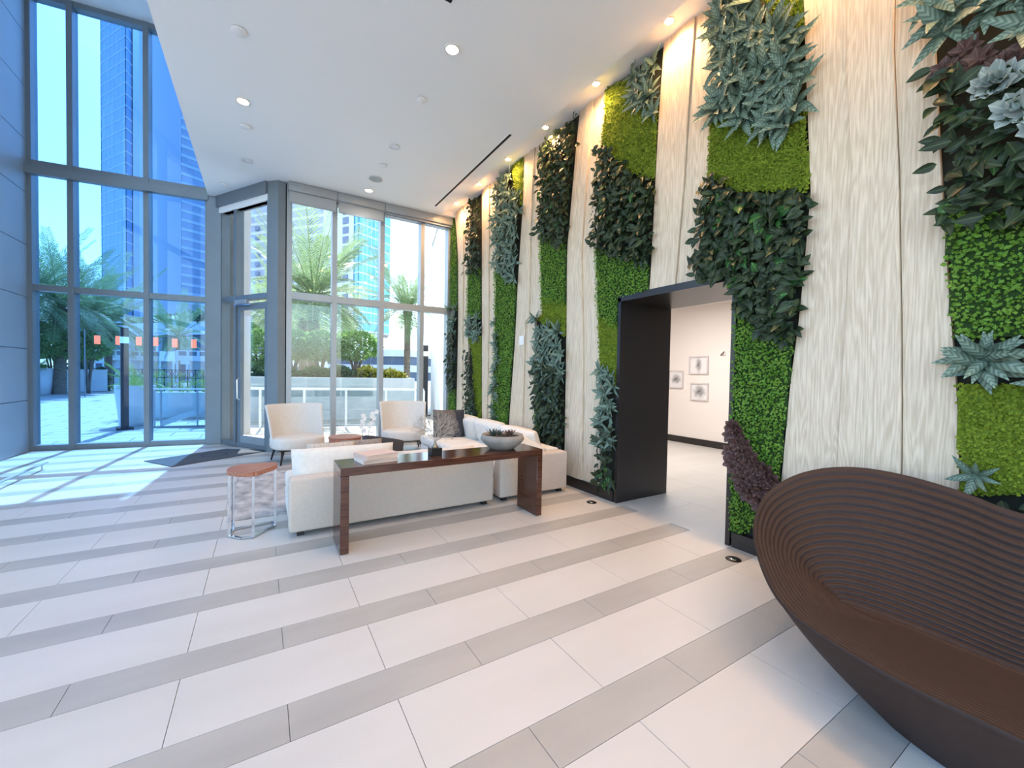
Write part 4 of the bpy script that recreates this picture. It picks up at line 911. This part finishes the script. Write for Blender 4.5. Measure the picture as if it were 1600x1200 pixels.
def tree(px, zg, zc, rad, d, label, n=2600, size=.11, group=None, m=None, pyc=None):
    p_ = at(px, 580, d); t = thing('tree', label, 'tree', (p_.x, p_.y, zg), 0, group)
    zc -= zg
    for k in range(4):
        a = k*1.6+px; e = (math.cos(a)*rad[0]*.5, math.sin(a)*rad[1]*.5, zc-.1*rad[2]); MB().tube(bez([(.03*math.cos(a), .03*math.sin(a), 0), (e[0]*.2, e[1]*.2, zc*.6), e], 6), [.06, .055, .05, .045, .035, .025, .015], 7).make('trunk' if k == 0 else 'branch', M_bark, t, True)
    leafball(t, 'foliage', (0, 0, zc), rad, n, size, m or ML_tr, int(px)); return t
gT = 'small trees in the planter wall'
for px, d in ((458, 14.3), (500, 14.5), (556, 14.4)):
    tree(px, 1.25, 2.45, (.85, .7, .5), d, {458: 'round leafy tree in the planter wall nearest the entrance column', 500: 'round leafy tree in the planter wall behind the tall palm trunk', 556: 'spreading leafy tree in the planter wall with open crooked stems'}[px], 3000, .1, gT)
tree(404, 1.25, 2.3, (.7, .6, .65), 14.0, 'leafy tree in the planter wall seen through the glass door', 2400, .1, gT)
tree(385, 1.25, 2.9, (.5, .5, .5), 16.0, 'small leafy tree beyond the door, behind the planter wall tree', 1500, .1, gT)
def hedge(p0, p1, w_, z0, z1, label, m, n, size, cat='hedge', name='hedge'):
    p0 = Vector(p0); p1 = Vector(p1); d = p1-p0; L_ = d.length; t = thing(name, label, cat, (p0.x, p0.y, z0), math.atan2(d.y, d.x)); r = np.random.default_rng(int(L_*100)+n)
    P = np.stack([r.uniform(0, L_, n), r.uniform(-w_/2, w_/2, n), r.uniform(0, z1-z0, n)], 1); P[:, 2] *= .75+.25*np.sin(P[:, 0]*5)*np.sin(P[:, 0]*2.3+1)
    dd_ = r.normal(size=(n, 3)); dd_[:, 2] += .4; dd_ /= np.linalg.norm(dd_, axis=1, keepdims=True); s = np.cross(dd_, r.normal(size=(n, 3))); s /= np.linalg.norm(s, axis=1, keepdims=True); z = size*r.uniform(.7, 1.3, n)[:, None]
    V = np.stack([P, P+dd_*z*.5+s*z*.33, P+dd_*z, P+dd_*z*.5-s*z*.33], 1).reshape(-1, 3); rv = r.random(n)
    UV = np.stack([np.stack([.5+0*rv, rv], 1), np.stack([1+0*rv, rv], 1), np.stack([.5+0*rv, rv], 1), np.stack([0*rv, rv], 1)], 1).reshape(-1, 2)
    o = mesh('foliage', V.tolist(), np.arange(4*n).reshape(-1, 4).tolist(), m, t, False, UV); o['kind'] = 'stuff'
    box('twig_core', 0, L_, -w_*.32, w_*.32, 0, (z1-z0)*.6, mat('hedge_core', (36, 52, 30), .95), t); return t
ux = d_.normalized(); nv_ = Vector((-ux.y, ux.x)); o_ = Vector(PW)+nv_*.8
hedge(tuple(o_+ux*.2)+(0,), tuple(o_+ux*3.5)+(0,), 1.1, 1.25, 1.75, 'low clipped dark hedge at the foot of the planter wall trees', ML_hd, 5000, .1)
hedge(tuple(o_+ux*3.6)+(0,), tuple(o_+ux*5.2)+(0,), 1.0, 1.25, 1.75, 'yellow leaved shrubs at the end of the planter wall below the slim palm', ML_ye, 2400, .1, 'shrub', 'shrub')
# far left planting
p0, p1 = onz(20, 611), onz(168, 606); p0 = p0*.93; p1 = p1*.86; t = thing('low_wall', 'low white garden wall in front of the far hedge trees', 'wall', (p0.x, p0.y, 0), math.atan2(p1.y-p0.y, p1.x-p0.x)); LW = (p1-p0).length
box('wall', 0, LW, 0, .25, 0, 1.32, M_conc, t); box('coping', -.03, LW+.03, -.03, .28, 1.32, 1.4, M_conc, t)
hedge((p0.x-.3, p0.y+.9, 0), (p1.x-.2, p1.y+.8, 0), 1.2, 0, 2.0, 'dense dark hedge behind the low garden wall', ML_hd, 7000, .17)
gL = 'round trees behind the low garden wall'
for px, d, zc, r_ in ((48, 22, 3.0, 1.25), (84, 23, 2.9, 1.15), (138, 24, 2.75, .95)):
    tree(px, 0, zc, (r_, r_, r_*.8), d, {48: 'round tree behind the low wall next to the round planter', 84: 'round tree behind the low wall between two palms', 138: 'smaller round tree at the end of the low garden wall'}[px], 3400, .16, gL)
# palms
M_ptr = mat('palm_trunk', (140, 122, 104), .95, var=(98, 84, 72), vscale=5, stretch=(1, 1, 4), bump=1.0, bscale=14)
FR = [[frond_mesh('frond', 1.0, .2, ML_pf, d, 40, u) for d, u in ((.15, 1.5), (.35, 1.1), (.55, .7), (.7, .3), (.75, -.05))]]
def palm(px, pyc, d, tr, fl, label, n=40, zg=0, upright=0):
    c = at(px, pyc, d); t = thing('palm', label, 'palm', (c.x, c.y, zg)); hz = c.z-zg
    q = MB(); prof = []
    m_ = max(8, int(hz/.16))
    for i in range(m_+1):
        z = hz*i/m_; fl_ = 1.0 if z < hz*.86 else 1.0+.45*(z-hz*.86)/(hz*.14); prof += [(tr*fl_*(1.0 if i else 1.15), z), (tr*fl_*.9, z+.02)]
    q.lathe(prof, 14); q.make('trunk', M_ptr, t, True)
    for i in range(n):
        k = min(4, int(5*(i/n)**(1.0+upright))); a = i*2.39996+random.uniform(-.2, .2)
        link('frond', FR[0][k], t, mtx=Matrix.Translation((0, 0, hz)) @ Matrix.Rotation(a, 4, 'Z') @ Matrix.Scale(fl*random.uniform(.85, 1.1), 4))
palm(490, 468, 17.5, .22, 2.9, 'tall palm with broad crown over the planter wall trees', 54)
palm(474, 500, 22, .24, 2.6, 'shorter palm standing behind the tall broad crowned palm', 34)
palm(637, 487, 19.5, .16, 2.0, 'slim palm rising above the yellow shrubs', 44, 0, .5)
palm(41, 466, 21, .3, 2.9, 'palm with thick trunk closest to the pier at the left garden', 46)
palm(93, 482, 23, .28, 2.9, 'thick palm rising out of the hedge between two round trees', 46)
palm(138, 494, 27, .26, 3.2, 'palm beside the hanging orange glows near the end of the low wall', 46)
palm(169, 508, 30, .24, 3.2, 'palm behind the dark lamp post with wide pale crown', 46)
palm(278, 527, 36, .17, 2.8, 'small separate palm in front of the parking garage', 36)
palm(420, 500, 24, .22, 2.4, 'palm seen through the entrance door above the leafy tree', 30)
palm(455, 530, 60, .2, 3.0, 'distant palm standing before the far podium', 24, 4)
palm(545, 525, 60, .2, 3.0, 'distant palm on the podium under the teal tower', 24, 4)
# orange glows in the glass, built as lanterns; cable and poles added
M_lan = mat('orange_glow', (255, 150, 110), .7, emit=(255, 130, 80), es=.9, trans=.3); LX = [(152, 531), (185, 532), (217, 533), (243, 534), (273, 536), (303, 537)]
gN = 'orange glowing cylinders on the garden cable'; ca = [at(x, y-14, 21) for x, y in LX]
for x, y in LX:
    p_ = at(x, y, 21); t = thing('hanging_glow', 'orange glowing cylinder hanging from the added garden cable', 'lantern', (p_.x, p_.y, p_.z-.22), 0, gN)
    MB().lathe([(.10, 0), (.115, .02), (.115, .42), (.10, .44)], 18).make('shade', M_lan, t, True); MB().tube([(0, 0, .44), (0, 0, .68)], .006, 5).make('cord', M_black, t)
ends = [ca[0]*1+(ca[0]-ca[1])*.6, ca[-1]+(ca[-1]-ca[-2])*.6]; t = thing('glow_cable', 'thin dark cable between two slim poles added to carry the orange glows', 'cable', (ends[0].x, ends[0].y, 0))
MB().tube([p-Vector((ends[0].x, ends[0].y, 0)) for p in [ends[0]]+ca+[ends[1]]], .008, 5).make('cable', M_black, t)
for e in ends: MB().tube([Vector((e.x-ends[0].x, e.y-ends[0].y, z)) for z in (0, e.z+.05)], .025, 8).make('pole', M_alu_d, t)
# fence and cabanas
p0, p1 = at(177, 580, 29), at(318, 582, 27); t = thing('garden_fence', 'black openwork fence below the cabanas', 'fence', (p0.x, p0.y, 0), math.atan2(p1.y-p0.y, p1.x-p0.x)); LF = (p1-p0).length
for z in (.15, .9, 1.42): box('rail', 0, LF, -.02, .02, z, z+.06, M_black, t)
for i in range(13): x = LF*i/12; box('post', x-.03, x+.03, -.03, .03, 0, 1.5, M_black, t)
for i in range(12):
    x = LF*(i+.5)/12; q = MB(); q.tube([(x+.22*math.cos(a*PI/3), 0, 1.18+.2*math.sin(a*PI/3)) for a in range(7)], .025, 5); q.make('hexagon', M_black, t)
M_cab = mat('white_paint', (240, 241, 242), .7)
for px, d, l_ in ((186, 33, 'white cabana with flat roof behind the dark lamp post'), (238, 34, 'white cabana with flat roof left of the small separate palm'), (312, 32, 'white cabana with diagonal brace right of the small separate palm')):
    p_ = at(px, 575, d); t = thing('cabana', l_, 'cabana', (p_.x, p_.y, 0), math.radians(-20)); box('roof', -1.12, 1.12, -1.1, 1.1, 2.15, 2.45, M_cab, t); box('upper_frame', -1.1, 1.1, -1.0, 1.0, 2.451, 2.95, M_cab, t); box('back_panel', -1.1, 1.1, .9, 1.0, 0, 2.15, mat('cabana_curtain', (196, 204, 212), .8), t)
    for x in (-1.1, .98):
        for y in (-1.0, .78): box('post', x, x+.12, y, y+.12, 0, 2.15, M_cab, t)
    for x in (-.9, -.2, .5): box('louvre_window', x, x+.5, -1.02, -1.0, 2.55, 2.86, mat('cabana_glass', (110, 130, 150), .3), t)
# parking podium
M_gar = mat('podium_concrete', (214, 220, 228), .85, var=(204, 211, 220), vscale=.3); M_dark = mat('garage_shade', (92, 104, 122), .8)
def podium(pa, pb, top, levels, label, dep=18):
    p0, p1 = at(*pa), at(*pb); t = thing('parking_podium', label, 'building', (p0.x, p0.y, 0), math.atan2(p1.y-p0.y, p1.x-p0.x)); L_ = (p1-p0).length; hh = top/levels
    for k in range(levels):
        box('parapet', 0, L_, 0, dep, hh*k+.55*hh, hh*(k+1), M_gar, t); box('opening', .3, L_-.3, .6, dep, hh*k, hh*k+.55*hh, M_dark, t)  # opening is a solid dark block, coloured as the shade inside the level
        for i in range(int(L_/6)): box('pier', 6*i, 6*i+.5, .1, .6, hh*k, hh*k+.55*hh, M_gar, t)
    return t, L_, top
tp, Lp, top = podium((120, 560, 62), (345, 560, 52), 7.8, 2, 'pale parking podium with open levels behind the orange glows')
q0 = tp.location; hd = hedge((q0.x+6, q0.y-.1, 0), tuple(Vector((q0.x, q0.y, 0))+Vector((math.cos(tp.rotation_euler.z), math.sin(tp.rotation_euler.z), 0))*(Lp-1)), 2, 7.8, 9.2, 'planting along the top edge of the parking podium', ML_hd, 3000, .5)
podium((380, 560, 84), (640, 560, 78), 6.0, 2, 'white podium below the teal tower with railing levels')
# towers
def ring(P, s, c): return [tuple(c+(p-c)*s) for p in P]
def tower(name, label, pts, z0, z1, fh, gm, sm, slab_t=.35, proud=1.012, off=0, mull=0):
    """pts: (pixel, depth) round the footprint"""
    P = [Vector((at(x, 560, d).x, at(x, 560, d).y)) for x, d in pts]; ar = sum(P[i].x*P[(i+1) % len(P)].y-P[(i+1) % len(P)].x*P[i].y for i in range(len(P)))
    if ar < 0: P = P[::-1]
    c = sum(P, Vector((0, 0)))/len(P); t = thing(name, label, 'building', (c.x, c.y, 0)); P = [p-c for p in P]; O = Vector((0, 0)); z = z0+off
    while z < z1:
        MB().prism([tuple(p) for p in P], z+slab_t, z+fh).make('glass_band', gm, t); MB().prism(ring(P, proud, O), z, z+slab_t).make('floor_slab', sm, t); z += fh
    if mull:
        q = MB()
        for i in range(len(P)):
            a, b = P[i], P[(i+1) % len(P)]; n = max(1, int((b-a).length/mull))
            for k in range(n+1): p = a+(b-a)*k/n; q.box(p.x-.06, p.x+.06, p.y-.06, p.y+.06, z0, z1)
        o = q.make('mullion_grid', sm, t); o['kind'] = 'stuff'
    return t, P, c
M_tg1 = mat('blue_curtain_glass', (150, 186, 216), .25, 0, var=(124, 164, 202), vscale=.25, stretch=(1, 1, .4), spec=.6); M_sl = mat('tower_slab_white', (224, 232, 240), .7); M_tg3 = mat('teal_curtain_glass', (130, 208, 222), .22, 0, var=(96, 178, 206), vscale=.3, spec=.6)  # pale bluish tones paint the sky's reflection into the distant facades
t1, P, c = tower('glass_tower', 'tall blue glass corner tower with thin white floor lines', [(160, 116), (198, 110), (208, 112.3), (200, 124), (172, 128)], -4, 130, 3.0, M_tg1, M_sl, .3, 1.015, 0, 2.2)
pp = [Vector((at(x, 560, d).x-c.x, at(x, 560, d).y-c.y)) for x, d in ((209, 112), (219, 116), (216, 126), (207, 124))]; MB().prism([tuple(p) for p in pp[::-1]], -4, 131).make('side_wall', M_sl, t1)
# white slab tower with balconies
M_w2 = mat('tower_wall_pale', (228, 232, 238), .85, var=(222, 227, 234), vscale=.1); M_w2g = mat('balcony_shade', (172, 182, 200), .6, var=(190, 198, 214), vscale=.5); M_w2w = mat('tower_window', (128, 140, 164), .3)
t2, P, c = tower('slab_tower', 'pale slab tower with long balcony lines behind the palms', [(326, 151), (504, 134), (500, 150), (345, 168)], -4, 92, 3.1, M_w2g, M_w2, .9, 1.02)
e = [Vector((at(x, 560, d).x-c.x, at(x, 560, d).y-c.y)) for x, d in ((504, 133.5), (521, 136), (519, 150), (503, 149))]; MB().prism([tuple(p) for p in e[::-1]], -4, 94).make('end_wall', M_sl, t2)
f0 = Vector((at(326, 560, 151).x-c.x, at(326, 560, 151).y-c.y)); f1 = Vector((at(504, 560, 133.6).x-c.x, at(504, 560, 133.6).y-c.y)); fd = (f1-f0); fn = Vector((fd.y, -fd.x)).normalized()
wm = MB().box(-.9, .9, -.25, 0, 0, 1.3).make('window', M_w2w, t2); wme = wm.data; bpy.data.objects.remove(wm)
for k in range(14):
    for s in (.33, .46, .60, .74, .90):
        p = f0+fd*s+fn*.25; o = link('window', wme, t2, (p.x, p.y, 10+3.1*k-.35)); o.rotation_euler = (0, 0, math.atan2(fd.y, fd.x))
t3, P, c = tower('slab_tower', 'pale tower with a blank side wall next to the blue corner tower', [(284, 140), (333, 148), (330, 165), (286, 160)], -4, 160, 3.1, M_w2g, M_w2, .9, 1.02)
e = [Vector((at(x, 560, d).x-c.x, at(x, 560, d).y-c.y)) for x, d in ((219, 150), (283.5, 139.5), (284, 158), (222, 165))]; MB().prism([tuple(p) for p in e[::-1]], -4, 165).make('blank_wall', mat('blank_wall_pale', (222, 228, 236), .85), t3)
# teal tower
t4, P, c = tower('glass_tower', 'teal glass tower with bright floor bands behind the slim palm', [(551, 127), (559, 125), (591, 132), (588, 145), (553, 142)], 14, 62, 2.95, M_tg3, M_sl, .4, 1.02, 0, 1.5)
e = [Vector((at(x, 560, d).x-c.x, at(x, 560, d).y-c.y)) for x, d in ((524, 130), (551, 126.5), (553, 140), (528, 142))]; MB().prism([tuple(p) for p in e[::-1]], -2, 66).make('white_wall', M_sl, t4)
e = [Vector((at(x, 560, d).x-c.x, at(x, 560, d).y-c.y)) for x, d in ((591, 132), (608, 137), (604, 150), (590, 146))]
for k in range(15):
    z = 14+2.95*k; MB().prism([tuple(p) for p in e[::-1]], z+.4, z+2.95).make('glass_band', M_tg3, t4); MB().prism([tuple(p*1.01) for p in e[::-1]], z, z+.4).make('floor_slab', M_sl, t4)
w0 = Vector((at(524, 560, 129.9).x-c.x, at(524, 560, 129.9).y-c.y)); w1_ = Vector((at(551, 560, 126.4).x-c.x, at(551, 560, 126.4).y-c.y)); wd = w1_-w0; wm = MB().box(-1.2, 1.2, -.2, .1, 0, 2.0).make('window', M_w2w, t4); wme = wm.data; bpy.data.objects.remove(wm)
for k in range(15): p = w0+wd*.55; o = link('window', wme, t4, (p.x, p.y, 15+2.95*k)); o.rotation_euler = (0, 0, math.atan2(wd.y, wd.x))
for i in range(5):
    p = Vector((at(553+9*i, 560, 127+1.5*i).x-c.x, at(553+9*i, 560, 127+1.5*i).y-c.y)); MB().box(p.x-.6, p.x+.6, p.y+1, p.y+2, 0, 14).make('podium_column', M_sl, t4)
